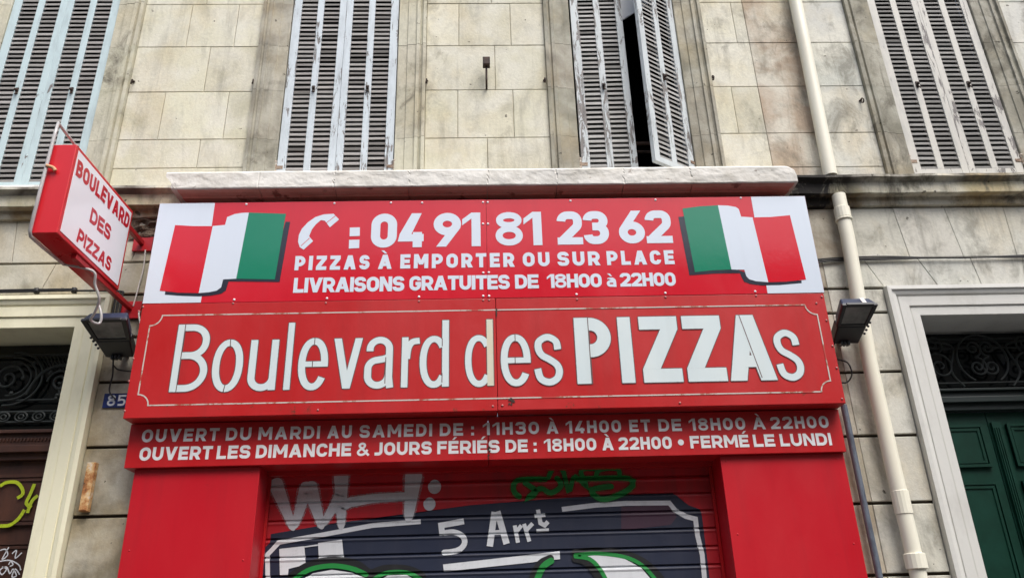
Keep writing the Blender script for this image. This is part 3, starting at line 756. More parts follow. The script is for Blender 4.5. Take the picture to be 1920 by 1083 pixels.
# right, green
dr = MB()
dr.box(3.366, 3.925, .40, .45, .13, 3.13); dr.box(3.931, 4.50, .40, .45, .13, 3.13)
def raised(m, x0, x1, z0, z1, y):
    for d, o_ in ((0, .014), (.022, .022), (.045, .008), (.062, .016)):
        m.box(x0 + d, x1 - d, y - o_, y + .001, z0 + d, z1 - d) if d in (.0,) else None
    # frame mouldings as four mitred bars, then a fielded panel
    for d, ww, o_ in ((0, .022, .016), (.03, .02, .010)):
        a_, b_, c_, e_ = x0 + d, x1 - d, z0 + d, z1 - d
        for qd in (((a_, c_), (b_, c_), (b_ - ww, c_ + ww), (a_ + ww, c_ + ww)), ((b_, c_), (b_, e_), (b_ - ww, e_ - ww), (b_ - ww, c_ + ww)), ((b_, e_), (a_, e_), (a_ + ww, e_ - ww), (b_ - ww, e_ - ww)), ((a_, e_), (a_, c_), (a_ + ww, c_ + ww), (a_ + ww, e_ - ww))):
            m.prism(list(qd), y - .001 - o_ - .012, y - .0005)
    m.prism([(x0 + .09, z0 + .09), (x1 - .09, z0 + .09), (x1 - .09, z1 - .09), (x0 + .09, z1 - .09)], y - .012, y - .0005)
def door_panels(m, x0, x1, y, hi, lo_):
    raised(m, x0, x1, hi[0], hi[1], y); raised(m, x0, x1, lo_[0], lo_[1], y)
od = dr.build('door', M['green_door'], bld, 'dark green panelled double door', bevel=.003)
pm = MB(); door_panels(pm, 3.42, 3.865, .40, (2.70, 3.03), (1.35, 2.59)); door_panels(pm, 4.06, 4.45, .40, (2.70, 3.03), (1.35, 2.59)); pm.build('door_panel', M['green_door'], od)
pm = MB(); pm.box(3.945, 4.02, .375, .3995, .2, 3.045)
for x in (3.955, 3.972, 3.989): pm.box(x, x + .009, .366, .376, .2, 3.0)
pm.build('meeting_stile', M['green_door'], od)
m = MB(); m.box(3.366, 4.50, .34, .45, 3.135, 3.19); m.box(3.366, 4.50, .30, .45, 3.19, 3.235); m.box(3.366, 4.50, .36, .45, 3.235, 3.29); m.box(3.366, 4.50, .33, .45, 3.29, 3.31)
m.build('transom_bar', M['dark_green'], bld, bevel=.004)
MB().box(3.366, 4.50, .425, .44, 3.31, 3.83).build('transom_window', M['dark_glass'], bld)
def grille(cx, z0, z1, x0, x1, y, mat, dz=0):
    m = MB(); r = .009
    cz = (z0 + z1) / 2
    for z in (z0 + .05, z1 - .15, z1 - .07): m.tube([(x0, y, z), (x1, y, z)], .008, 6)
    R0 = .205
    m.tube([(cx + R0 * math.cos(R(q_)), y - .008, cz + .0 + R0 * math.sin(R(q_))) for q_ in range(-60, 241, 12)], r, 6)
    for s in (-1, 1):
        m.tube([(cx + s * (.055 + p[0]), y - .012, p[2]) for p in spiral(0, cz - .07, y, .085, 1.8, 90, 1)] if s > 0 else [(cx - (.055 + p[0]), y - .012, p[2]) for p in spiral(0, cz - .07, y, .085, 1.8, 90, 1)], r, 6)
        m.tube([(cx + s * (.06 + p[0]), y - .012, p[2]) for p in spiral(0, cz + .09, y, .075, 1.6, -90, -1)], r, 6)
        m.tube([(cx + s * (.36 + p[0]), y - .01, p[2]) for p in spiral(0, cz - .06, y, .13, 1.7, 20, 1)], r, 6)
        m.tube([(cx + s * (.38 + p[0]), y - .01, p[2]) for p in spiral(0, cz + .13, y, .08, 1.5, -120, -1)], r, 6)
        m.tube(smooth_path([(cx + s * .2, y, z0 + .02), (cx + s * .28, y - .01, cz - .1), (cx + s * .22, y - .01, cz + .1), (cx + s * .34, y - .01, z1 - .1), (cx + s * .5, y, z1 - .06)]), r, 6)
    return m.build('transom_grille', mat, bld, smooth=True)
grille(4.0, 3.31, 3.80, 3.366, 4.5, .36, M['wrought'])
# left, brown
dl = MB(); dl.box(-4.20, -3.645, .33, .38, .13, 2.90); dl.box(-3.637, -3.082, .33, .38, .13, 2.90)
od = dl.build('door', M['brown_door'], bld, 'brown wooden double door with spray tags', bevel=.003)
pm = MB(); door_panels(pm, -3.59, -3.13, .33, (2.44, 2.80), (1.2, 2.33)); door_panels(pm, -4.15, -3.69, .33, (2.44, 2.80), (1.2, 2.33)); pm.build('door_panel', M['brown_door'], od)
m = MB(); m.box(-4.20, -3.082, .28, .40, 2.90, 2.95); m.box(-4.20, -3.082, .24, .40, 2.95, 3.0); m.box(-4.20, -3.082, .30, .40, 3.0, 3.10); m.box(-4.20, -3.082, .27, .40, 3.10, 3.125)
for i in range(44): m.box(-4.19 + i * .0252, -4.178 + i * .0252, .288, .301, 3.04, 3.065)
m.build('transom_bar', M['brown_door'], bld, bevel=.003)
MB().box(-4.20, -3.082, .36, .375, 3.125, 3.85).build('transom_window', M['dark_glass'], bld)
m = MB(); y = .31
for z in (3.19, 3.27, 3.36, 3.72): m.tube([(-4.2, y, z), (-3.082, y, z)], .009, 6)
for i in range(9):
    cx = -4.15 + i * .13; m.tube([(cx + .045 * math.cos(R(q_)), y - .006, 3.23 + .035 * math.sin(R(q_))) for q_ in range(0, 361, 24)], .008, 6); m.tube([(cx + .02 * math.cos(R(q_)), y - .006, 3.23 + .018 * math.sin(R(q_))) for q_ in range(0, 361, 40)], .007, 6)
for q_ in (.15, .19, .235): m.tube([(-3.64 + q_ * math.cos(R(k_)), y - .008, 3.53 + q_ * math.sin(R(k_)) * .9) for k_ in range(-95, 96, 10)], .009, 6)
m.tube(spiral(-3.66, 3.53, y - .012, .12, 1.7, 0, 1), .011, 6); m.tube(spiral(-3.26, 3.50, y - .012, .10, 1.9, 180, -1), .011, 6); m.tube(spiral(-3.20, 3.42, y - .01, .075, 1.4, 60, 1), .009, 6)
m.tube(smooth_path([(-3.5, y - .01, 3.40), (-3.42, y - .01, 3.56), (-3.28, y - .01, 3.63), (-3.12, y - .01, 3.60)]), .014, 6)
for i in range(14): m.tube([(-3.48 + i * .028, y, 3.72), (-3.40 + i * .028, y, 3.60)], .004, 5)
for i in range(12):
    c = (-3.62 + random.uniform(-.1, .45), y - .016, 3.36 + random.uniform(0, .3)); m.ball(c, .018, 6, 4, .5)
m.build('transom_grille', M['wrought'], bld, smooth=True)
# spray tags on the brown door (pixel strokes measured from the photo)
def door_tag(lines, w_, mat, sc, ox, oy, yy):
    for i, ln in enumerate(lines):
        m = MB()
        pts = [at(ox + a_ / sc, oy + b_ / sc, yy) for a_, b_ in ln]
        pts = smooth_path([(p.x, p.z, 0) for p in pts], 5)
        for q_ in ribbon([Vector((p.x, p.y)) for p in pts], w_): m.poly([(v.x, yy - i * .0006, v.y) for v in q_])
        m.build('spray_tag', mat, od, fix=False)
door_tag([[(0, 245), (60, 212), (150, 212), (200, 265), (205, 320), (155, 355)], [(315, 225), (275, 320), (240, 400), (285, 440)], [(345, 330), (300, 370), (270, 430), (250, 490)], [(0, 608), (90, 600), (170, 540), (225, 460)]], .024, M['spray_yellow'], 4.858, 0, 860, .298)
door_tag([[(0, 830), (50, 820), (70, 870), (20, 910), (80, 800)], [(110, 860), (150, 830), (140, 900), (200, 850)], [(0, 930), (90, 920), (170, 960), (190, 1010)], [(20, 980), (60, 1000), (20, 1050), (0, 1010), (60, 980), (90, 1040), (120, 1000), (150, 1060), (110, 1070), (140, 1000), (180, 1050)], [(80, 960), (100, 930), (120, 960), (90, 975)]], .008, M['spray_grey'], 4.858, 0, 860, .297)

# ------------------------------------------------------------------ upper fascia panel
YP = -.30
pan = thing('phone_number_sign', 'glossy red and white sign panel with phone number between two Italian flags', 'sign')
XL, XR, ZB, ZT = -2.465, 2.515, 3.879, 4.706; XS = at(913, 470, YP).x
MB().box(XL, XS - .0012, YP, YP + .02, ZB, ZT).build('panel_plate', M['red_panel'], pan); MB().box(XS + .0012, XR, YP, YP + .02, ZB, ZT - .002).build('panel_plate', M['red_panel'], pan)
MB().box(XL + .02, XR - .02, YP + .021, -.02, ZB + .02, ZT - .02).build('panel_frame', M['dark_joint'], pan)
def px_poly(pts, ox, oy, sc, y): return [at(ox + a_ / sc, oy + b_ / sc, y) for a_, b_ in pts]
def decal(name, pts, ox, oy, sc, y, mat, parent, smooth_idx=None):
    p = px_poly(pts, ox, oy, sc, y); ar = sum(p[i].x * p[(i + 1) % len(p)].z - p[(i + 1) % len(p)].x * p[i].z for i in range(len(p)))
    return MB().poly(p if ar > 0 else p[::-1]).build(name, mat, parent, fix=False)
xw = .5 * (at(409, 382, YP).x + at(370, 568, YP).x); xe = .5 * (at(1402, 367, YP).x + at(1445, 549, YP).x)
MB().poly([(XL + .001, YP - .001, ZB + .001), (xw, YP - .001, ZB + .001), (xw, YP - .001, ZT - .001), (XL + .001, YP - .001, ZT - .001)]).build('white_field', M['white_vinyl'], pan, fix=False)
MB().poly([(xe, YP - .001, ZB + .001), (XR - .001, YP - .001, ZB + .001), (XR - .001, YP - .001, ZT - .003), (xe, YP - .001, ZT - .003)]).build('white_field', M['white_vinyl'], pan, fix=False)
a3 = (260, 300, 3.556)
decal('flag_shadow', [(1010, 412), (940, 812), (600, 808), (582, 868), (550, 890), (480, 903), (400, 908), (290, 905), (174, 897), (178, 870), (500, 800), (900, 700), (980, 410)], *a3, YP - .0016, M['navy_vinyl'], pan)
decal('flag_stripe', [(243, 433), (360, 440), (494, 440), (400, 886), (260, 883), (140, 870)], *a3, YP - .0024, M['flag_red'], pan)
decal('flag_stripe', [(494, 440), (576, 432), (590, 380), (640, 360), (690, 352), (735, 350), (650, 790), (563, 795), (550, 848), (520, 870), (470, 880), (400, 886)], *a3, YP - .0024, M['white_vinyl'], pan)
decal('flag_stripe', [(735, 350), (860, 354), (982, 358), (908, 795), (780, 792), (650, 790)], *a3, YP - .0024, M['green_vinyl'], pan)
a5 = (1240, 300, 3.61)
decal('flag_shadow', [(115, 385), (160, 380), (240, 740), (475, 730), (700, 800), (948, 815), (950, 832), (800, 845), (680, 848), (600, 838), (560, 822), (545, 795), (532, 765), (350, 768), (190, 780)], *a5, YP - .0016, M['navy_vinyl'], pan)
decal('flag_stripe', [(143, 328), (260, 313), (383, 306), (475, 740), (350, 745), (228, 758)], *a5, YP - .0024, M['green_vinyl'], pan)
decal('flag_stripe', [(383, 306), (450, 308), (505, 318), (524, 332), (540, 383), (617, 388), (724, 826), (640, 819), (595, 806), (575, 785), (562, 742), (475, 740)], *a5, YP - .0024, M['white_vinyl'], pan)
decal('flag_stripe', [(617, 388), (740, 385), (870, 373), (980, 808), (850, 822), (724, 826)], *a5, YP - .0024, M['flag_red'], pan)
decal('phone_symbol', [(1063, 545), (1068, 500), (1088, 458), (1128, 415), (1178, 380), (1235, 362), (1300, 358), (1336, 396), (1275, 448), (1241, 404), (1215, 400), (1182, 428), (1155, 462), (1136, 508), (1163, 540), (1100, 597), (1074, 580)], *a3, YP - .0016, M['white_vinyl'], pan)
m = MB()
for a_, b_ in (((1250, 420), (1312, 372)), ((1082, 572), (1140, 520))):
    p = px_poly([a_, b_], *a3, YP - .0021)
    for q_ in ribbon([Vector((v.x, v.z)) for v in p], .005): m.poly([(v.x, YP - .0021, v.y) for v in q_])
m.build('phone_line', M['flag_red'], pan, fix=False)
m = MB()
for pts in ([(1408, 450), (1475, 448), (1474, 505), (1406, 508)], [(1403, 532), (1472, 530), (1470, 586), (1401, 590)]):
    p = px_poly(pts, *a3, YP - .0016); m.poly(p[::-1])
m.build('colon', M['white_vinyl'], pan, fix=False)
text_row(pan, 'phone_number', [('04', 696, 794.6), ('91', 812.9, 900.9), ('81', 929, 1015.7), ('23', 1044.3, 1140.8), ('62', 1159.6, 1258.6)], ((700, 464.5), (1250, 455.2)), ((700, 400.7), (1250, 394.2)), YP - .0016, .235, .03, M['white_vinyl'])
text_row(pan, 'word', [('PIZZAS', 553, 693), ('À', 709, 734.7), ('EMPORTER', 750.7, 964.2), ('OU', 980.2, 1030.3), ('SUR', 1045.2, 1124.5), ('PLACE', 1137.7, 1263.7)], ((556, 506.7), (1260, 494.9)), ((556, 480), (1260, 468.7)), YP - .0016, .25, .22, M['white_vinyl'])
text_row(pan, 'word', [('LIVRAISONS', 550.5, 758.3), ('GRATUITES', 767.6, 955.8), ('DE', 965.6, 1010), ('18H00', 1025.5, 1128.1), ('à', 1136.6, 1155.4), ('22H00', 1162.4, 1266.5)], ((553, 548.9), (1263, 535.4)), ((553, 520.8), (1263, 510.3)), YP - .0016, .235, .03, M['white_vinyl'])
sc_me = None
def screws(parent, spots, y, mat, r=.0095):
    m = MB().ball((0, 0, 0), r, 10, 6, .5); first = None
    for px, py in spots:
        p = at(px, py, y)
        if first is None: first = m.build('screw', mat, parent, smooth=True); o_ = first
        else: o_ = first.copy(); COL.objects.link(o_); o_.parent = parent
        o_.location = p
screws(pan, [(462, 383), (627, 381), (733, 380), (791.5, 380), (905.5, 379), (914.5, 379), (1069.5, 376.5), (1229, 374.5), (1389, 371), (439, 561.5), (613, 559), (785.5, 556), (906, 554.5), (917, 554.5), (1081, 551.5), (1247.5, 549), (1416, 546), (905.5, 419.5), (915, 419.5), (906, 511), (916.5, 510.5)], YP - .001, M['screw_white'])

# ------------------------------------------------------------------ box sign with the shop name
bx = thing('fascia_sign', 'red metal box sign with large pale inset letters Boulevard des Pizzas', 'sign')
BL, BR_, BB, BT = -2.462, 2.508, 3.036, 3.876; XS2 = at(931, 660, YP).x
MB().box(BL, XS2 - .0015, YP, -.02, BB, BT).build('sign_box', M['red_box'], bx, bevel=.004); MB().box(XS2 + .0015, BR_, YP + .002, -.02, BB + .002, BT).build('sign_box', M['red_box'], bx, bevel=.004)
screws(bx, [(260, 583), (437, 568.5), (611, 567.5), (785.5, 564.5), (906, 562.5), (917, 562.5), (1082, 561), (1248, 556.5), (1418, 554), (1541, 556), (268, 575), (250, 672), (241.5, 714), (233.5, 770), (596, 768), (924, 761), (942, 759.5), (1275, 754.5), (1579, 747), (1550, 600), (1561, 648), (1569, 689), (1531, 568)], YP - .001, M['screw_red'], .008)
# border with notched corners
m = MB(); y = YP - .0012
def bpt(px, py): p = at(px, py, y); return Vector((p.x, p.z))
TL1, TL2, BL2, BL1, TR1, TR2, BR2, BR1 = bpt(301, 591), bpt(281.5, 604), bpt(258.5, 744), bpt(271, 759.5), bpt(1512, 571), bpt(1531, 583.5), bpt(1558.6, 718.6), bpt(1546.6, 733.6)
zt_ = (TL1.y + TR1.y) / 2; zb_ = (BL1.y + BR1.y) / 2; xl_ = (TL2.x + BL2.x) / 2; xr_ = (TR2.x + BR2.x) / 2; rn = .078
path = []
for cx, cz, a0, a1 in ((xl_, zt_, 0, -90), (xl_, zb_, 90, 0), (xr_, zb_, 180, 90), (xr_, zt_, 270, 180)):
    path += [Vector((cx + rn * math.cos(R(a0 + (a1 - a0) * k_ / 8)), cz + rn * math.sin(R(a0 + (a1 - a0) * k_ / 8)))) for k_ in range(9)]
for q_ in ribbon(path, .0092, True): m.poly([(v.x, y, v.y) for v in q_])
m.build('border_line', M['border'], bx, fix=True)

def low(ch, W, w):
    """condensed grotesque letters for the shop name, x-height .745"""
    h = w / 2; X = .745; L, Rx = h, W - h; hv = h * .95
    P = lambda *p: [[Vector(q_) for q_ in p]]
    E_ = lambda *a_, **k_: ribbon(ell(*a_, **k_), w)
    cx, cz, rx, rz = W / 2, X / 2, W / 2 - h, X / 2 + .012 - hv
    if ch == 'B': return [P((0, 0), (w, 0), (w, 1), (0, 1)), ribbon(fil([(w * .99, 1 - h), (Rx - .02, 1 - h, .2), (Rx - .02, .53, .2), (w * .99, .53)], n=12), w), ribbon(fil([(w * .99, .53), (Rx, .53, .24), (Rx, h, .24), (w * .99, h)], n=12), w)]
    if ch == 'o': return [ribbon(ell(cx, cz, rx, rz, 0, 360, 40, 2.15), w, True)]
    if ch == 'u': return [ribbon(fil([(L, X), (L, h - .01, rx), (Rx, h - .01, rx), (Rx, .3), (Rx, X)], n=12), w), P((W - w, 0), (W, 0), (W, .3), (W - w, .3))]
    if ch == 'l': return [P((0, 0), (w, 0), (w, 1), (0, 1))]
    if ch == 'e': return [ribbon(ell(cx, cz, rx, rz, 0, 325, 40, 2.15), w), P((w * .9, cz - .045), (W, cz - .045), (W, cz + .035), (w * .9, cz + .035))]
    if ch == 'v': d = w * 1.05; c = W / 2; return [P((0, X), (c - d * .5, 0), (c + d * .5, 0), (d, X)), P((W, X), (W - d, X), (c - d * .5, 0), (c + d * .5, 0))]
    if ch == 'a': return [ribbon(fil([(L + .02, X - .2), (L + .02, X + .012 - hv, .15), (Rx - .02, X + .012 - hv, .15), (Rx - .02, .15), (Rx, 0)], n=10), w), ribbon(fil([(Rx - .03, .45), (Rx - .1, .425, .1), (L, .39, .15), (L, h - .01, .17), (Rx - .04, h - .01, .2), (Rx - .02, .28)], n=10), w)]
    if ch == 'r': return [P((0, 0), (w, 0), (w, X), (0, X)), ribbon(smooth_path([(w * .8, .42, 0), (w * 1.0, .58, 0), (w * 1.6, .67, 0), (W, .69, 0)], 6), w * 1.0)]
    if ch == 'd': return [ribbon(ell(cx - .01, cz, rx, rz, 38, 322, 40, 2.15), w), P((W - w, 0), (W, 0), (W, 1), (W - w, 1))]
    if ch == 's': return [ribbon(smooth_path([(W * .86, .52, 0), (W * .80, .645, 0), (W * .5, .71, 0), (W * .2, .65, 0), (W * .15, .545, 0), (W * .27, .44, 0), (W * .55, .37, 0), (W * .80, .29, 0), (W * .88, .19, 0), (W * .78, .085, 0), (W * .5, .035, 0), (W * .2, .09, 0), (W * .1, .235, 0)], 7), w)]
    return glyph(ch, W, w)

zB = .5 * (at(316.7, 732.1, YP).z + at(1458, 714.5, YP).z); zC = .5 * (at(334.6, 607.1, YP).z + at(1395, 592, YP).z); HC = zC - zB
def xm(px, py): return at(px, py, YP).x
LET = [('B', xm(318, 725), xm(388.6, 695), .098), ('o', xm(398, 688.7), xm(457.7, 663.6), .098), ('u', xm(466, 690), xm(524, 637.9), .098), ('l', xm(530.9, 728), xm(553.5, 604), .088), ('e', xm(559.1, 685.6), xm(615.7, 669.9), .098), ('v', xm(627.3, 636.3), xm(680.7, 635.4), .1),
       ('a', xm(682.4, 707.6), xm(737.3, 723.3), .098), ('r', xm(751.5, 723.3), xm(787, 633.8), .092), ('d', xm(788.2, 679.3), xm(841.9, 598.3), .095), ('d', xm(873.3, 676.2), xm(923.6, 597.7), .09), ('e', xm(939, 676.2), xm(994.8, 669.9), .098), ('s', xm(1003, 691.9), xm(1055.5, 701.3), .098),
       ('P', xm(1076, 610), xm(1145.6, 635.4), .21), ('I', xm(1157.5, 610), xm(1191.9, 718.6), .21), ('Z', xm(1197.5, 610), xm(1282, 717), .20), ('Z', xm(1278.5, 610), xm(1365.5, 715.4), .20), ('A', xm(1370.8, 715.4), xm(1458.7, 714.5), .215), ('s', xm(1449, 635.4), xm(1507.5, 691.9), .1)]
for i, (c, xa, xb, wt) in enumerate(LET):
    W = (xb - xa) / HC
    if c == 'P': sh = [[[Vector(q_) for q_ in ((0, 0), (.21, 0), (.21, 1), (0, 1))]], ribbon(fil([(.208, .90), (W - .1, .90, .3), (W - .1, .49, .3), (.208, .49)], n=12), .195)]
    else: sh = low(c, W, wt if c != 'I' else W)
    def grow(sh, W): return sh
    mat = M['acrylic_yellow'] if i == 9 else M['acrylic']
    mo_, ml = MB(), MB()
    # dark cut edge: the same shape a little larger, lying behind the letter
    cx_, cz_ = W / 2, (.37 if c in 'ouevars' else .5)
    for dx, dz in ((-.006, 0), (.006, 0), (0, .006), (0, -.006)):
        letter_mesh(mo_, [[[v + Vector((dx, dz)) / HC for v in q_] for q_ in lay] for lay in sh], lambda u, v, yy: (xa + u * HC, yy, zB + v * HC), YP - .0009 - .00005 * (dx > 0) - .0001 * (dz > 0) - .00015 * (dz < 0), .0003)
    letter_mesh(ml, sh, lambda u, v, yy: (xa + u * HC, yy, zB + v * HC), YP - .0024, .0002)
    if i == 9:
        ml = MB(); letter_mesh(ml, sh[:1], lambda u, v, yy: (xa + u * HC, yy, zB + v * HC), YP - .0024, .0002)
        mst = MB(); letter_mesh(mst, sh[1:], lambda u, v, yy: (xa + u * HC, yy, zB + v * HC), YP - .0027, .0002)
    lo_ = ml.build('letter', M['acrylic'], bx, fix=False)
    if i == 9: mst.build('letter_stem', M['acrylic_yellow'], lo_, 'yellowed stem of the letter d', fix=False)
    mo_.build('letter_edge', M['outline'], lo_, fix=False)
    # stencil splits
    cuts = {'B': [(wt, 0, wt, 1)], 'o': [(W * .52, .62, W * .5, .76), (W * .46, -.02, W * .5, .1)], 'e': [(W * .5, .64, W * .5, .76), (W * .48, .32, W * .48, .42)], 'd': [(W - wt, .06, W - wt, .2), (W - wt, .6, W - wt, .72)], 'a': [(W - wt - .02, .06, W - wt - .02, .45)], 'P': [(.205, .0, .205, 1)], 'A': [(W / 2 - .08, 1, W - .22, .04)]}.get(c, [])
    if cuts and i != 9:
        mc_ = MB()
        for x0, z0, x1, z1 in cuts:
            for q_ in ribbon([Vector((x0, z0)), Vector((x1, z1))], .012): mc_.poly([(xa + v.x * HC, YP - .0034, zB + v.y * HC) for v in q_])
        mc_.build('letter_split', M['outline'], lo_, fix=True)
# rust blot by the seam
m = MB(); p = at(958, 752, YP - .001)
for k_ in range(9):
    c = (p.x + random.uniform(-.018, .022), p.z + random.uniform(-.02, .025)); pts = [(c[0] + random.uniform(.004, .013) * math.cos(q_ * .8), YP - .001 - k_ * .0002, c[1] + random.uniform(.004, .012) * math.sin(q_ * .8)) for q_ in range(8)]
    m.poly(pts)
p = at(931, 584, YP - .001); m.poly([(p.x - .006, YP - .003, p.z + .03), (p.x - .005, YP - .003, p.z - .03), (p.x + .002, YP - .003, p.z - .045), (p.x + .007, YP - .003, p.z + .02)])
m.build('rust_blot', M['iron'], bx, fix=True)

# ------------------------------------------------------------------ strip with the opening hours
YS = -.17
st = thing('hours_sign', 'red sign strip with two lines of white opening hours under the box sign', 'sign')
SB, ST_ = 2.728, 3.030; XS3 = at(916, 850, YS).x
m1 = MB().box(-2.458, XS3 - .0015, YS, .06, SB, ST_); m1.build('strip_plate', M['red_strip'], st, bevel=.003)
m1 = MB().box(XS3 + .0015, 2.503, YS + .0015, .06, SB, ST_); m1.build('strip_plate', M['red_strip'], st, bevel=.003)
text_row(st, 'word', [('OUVERT', 266.5, 410.9), ('DU', 424.1, 471.2), ('MARDI', 484.7, 600), ('AU', 614.1, 659.6), ('SAMEDI', 674.4, 810.2), ('DE', 824.6, 868.3), (':', 883.4, 890.3), ('11H30', 905.3, 1010.5), ('À', 1024.7, 1046.7), ('14H00', 1060.8, 1164.2), ('ET', 1179.9, 1219.2), ('DE', 1234.3, 1277.6), ('18H00', 1291.7, 1396.9), ('À', 1411, 1434.6), ('22H00', 1444.6, 1553)], ((270, 828.5), (1550, 801.5)), ((270, 804.5), (1550, 779)), YS - .0012, .225, .22, M['hours_white'])
text_row(st, 'word', [('OUVERT', 261.8, 398.4), ('LES', 406.8, 469.6), ('DIMANCHE', 480, 658.7), ('&', 669, 691.7), ('JOURS', 701.4, 809.6), ('FÉRIÉS', 819.9, 936.7), ('DE', 947.7, 989.5), (':', 1000.5, 1008), ('18H00', 1020, 1117.9), ('À', 1128.9, 1150.3), ('22H00', 1159.7, 1259.4), ('•', 1271, 1282.3), ('FERMÉ', 1293.9, 1403.8), ('LE', 1412.3, 1452.5), ('LUNDI', 1462.5, 1558.6)], ((265, 863), (1556, 834)), ((265, 838), (1556, 811)), YS - .0012, .235, .12, M['hours_white'])
m = MB(); p = at(917, 843, YS)
for k_ in range(8):
    c = (p.x + random.uniform(-.008, .008), p.z + random.uniform(-.06, .02)); m.poly([(c[0] + random.uniform(.003, .009) * math.cos(q_ * .9), YS - .0022 - k_ * .0002, c[1] + random.uniform(.004, .014) * math.sin(q_ * .9)) for q_ in range(7)])
m.build('rust_blot', M['iron'], st, fix=True)

MB().box(-1.553, 1.618, .064, .3, 2.70, 3.0).build('soffit_board', M['red_strip'], st)
# ------------------------------------------------------------------ red pillars and the opening
YPI = -.13
for x0, x1, lab in ((-2.40, -1.555, 'flat red cladding pillar left of the roller shutter'), (1.62, 2.495, 'flat red cladding pillar right of the roller shutter')):
    pil = thing('cladding_pillar', lab, 'pillar', 'red pillars of the shopfront')
    MB().box(x0, x1, YPI, .135, .13, 2.7265).build('cladding', M['red_pillar'], pil, bevel=.003)
    zt_p = 2.66
    m = MB().ball((0, 0, 0), .006, 8, 5, .5); f_ = None
    for sx, sz in ((x0 + .04, 2.69), (x1 - .05, 2.69), (x0 + .05, 2.2), (x1 - .05, 2.12)):
        if f_ is None: f_ = m.build('screw', M['red_pillar'], pil, smooth=True); o_ = f_
        else: o_ = f_.copy(); COL.objects.link(o_); o_.parent = pil
        o_.location = (sx, YPI - .001, sz)

# ------------------------------------------------------------------ roller shutter with its graffiti
YR = .13
ro = thing('roller_shutter', 'closed ribbed red roller shutter covered in white, navy and green graffiti', 'roller shutter')
ZL0 = at(700, 905.5, YR).z; PIT = (at(700, 905.5, YR).z - at(700, 1074, YR).z) / 5
def breaks():
    zs = []
    z = ZL0 + PIT * 2
    while z > .2:
        zs += [(z, .015), (z - .004, .014), (z - .012, -.003), (z - .022, -.0055), (z - .036, 0), (z - PIT + .007, 0), (z - PIT + .0015, .014)]
        z -= PIT
    return zs
BRK = breaks()
def fz(z):
    for (z0, y0), (z1, y1) in zip(BRK, BRK[1:]):
        if z1 <= z <= z0: return y0 + (y1 - y0) * (z0 - z) / max(1e-9, z0 - z1)
    return 0
m = MB()
for (z0, y0), (z1, y1) in zip(BRK, BRK[1:]):
    m.poly([(-1.56, YR + y1, z1), (1.625, YR + y1, z1), (1.625, YR + y0, z0), (-1.56, YR + y0, z0)])
m.build('slats', M['roller_red'], ro, fix=False)
MB().box(-1.554, -1.535, YR - .03, YR - .012, .14, 2.699).build('guide_rail', M['red_strip'], ro); MB().box(1.597, 1.617, YR - .03, YR - .012, .14, 2.699).build('guide_rail', M['red_strip'], ro)
LAY = [0]
def spray_each(name, mat, groups, lab=None):
    L0 = LAY[0]
    for g_ in groups:
        LAY[0] = L0; spray(name, mat, g_, lab)

def spray(name, mat, polys, lab=None):
    """polys: list of polygons of (x, z) painted on the ribbed slats"""
    LAY[0] += 1; off = .0009 * LAY[0]
    bm = bmesh.new()
    for i, q_ in enumerate(polys):
        n = len(q_); ar = sum(q_[j][0] * q_[(j + 1) % n][1] - q_[(j + 1) % n][0] * q_[j][1] for j in range(n))
        if ar < 0: q_ = q_[::-1]
        try: bm.faces.new([bm.verts.new((p[0], YR - .00004 * (i % 9), p[1])) for p in q_])
        except ValueError: pass
    bmesh.ops.triangulate(bm, faces=bm.faces)
    zs = [v.co.z for v in bm.verts]; lo_z, hi_z = min(zs), max(zs)
    for z, _ in BRK:
        if lo_z < z < hi_z: bmesh.ops.bisect_plane(bm, geom=bm.verts[:] + bm.edges[:] + bm.faces[:], plane_co=(0, 0, z), plane_no=(0, 0, 1))
    for v in bm.verts: v.co.y += fz(v.co.z) - off
    me = bpy.data.meshes.new(name); bm.to_mesh(me); bm.free(); me.materials.append(mat)
    me.color_attributes.new('Col', 'FLOAT_COLOR', 'CORNER')
    o_ = bpy.data.objects.new(name, me); COL.objects.link(o_); o_.parent = ro
    if lab: o_['label'] = lab
    return o_
def c7(p): q_ = at(460 + p[0] / 3.556, 800 + p[1] / 3.556, YR); return (q_.x, q_.z)
def c8(p): q_ = at(920 + p[0] / 3.556, 800 + p[1] / 3.556, YR); return (q_.x, q_.z)
WSC = [1.0]
def stroke(pts, w_, f=c7, sm=False, taper=None, closed=False):
    w_ *= WSC[0]
    p = [Vector(f(a_)) for a_ in pts]
    if taper or sm:   # rounded ends of a spray line
        if sm: p = [Vector((v.x, v.y)) for v in smooth_path([(v.x, v.y, 0) for v in p], 5)]; sm = False
        ln = [0.0]
        for a_, b_ in zip(p, p[1:]): ln.append(ln[-1] + (b_ - a_).length)
        tot = ln[-1]; q_ = []; N_ = 30; j = 0
        us = sorted(set([k_ / N_ for k_ in range(N_ + 1)] + [.004, .012, .988, .996]))
        for u in us:
            d = u * tot
            while j < len(ln) - 2 and ln[j + 1] < d: j += 1
            q_.append(p[j].lerp(p[j + 1], (d - ln[j]) / max(1e-9, ln[j + 1] - ln[j])))
        old = taper or (lambda t_: 1.0); e_ = min(.3, .45 * w_ / tot)
        p = q_
        def taper(t_, us=us, old=old):
            u = us[min(len(us) - 1, round(t_ * (len(us) - 1)))]; k_ = min(u, 1 - u)
            return old(u) * (1 if k_ >= e_ else max(.12, math.sqrt(max(0, 1 - ((e_ - k_) / e_) ** 2))))
    if sm: p = [Vector((v.x, v.y)) for v in smooth_path([(v.x, v.y, 0) for v in p], 5)]
    return [[(v.x, v.y) for v in q_] for q_ in ribbon(p, w_, closed, taper)]
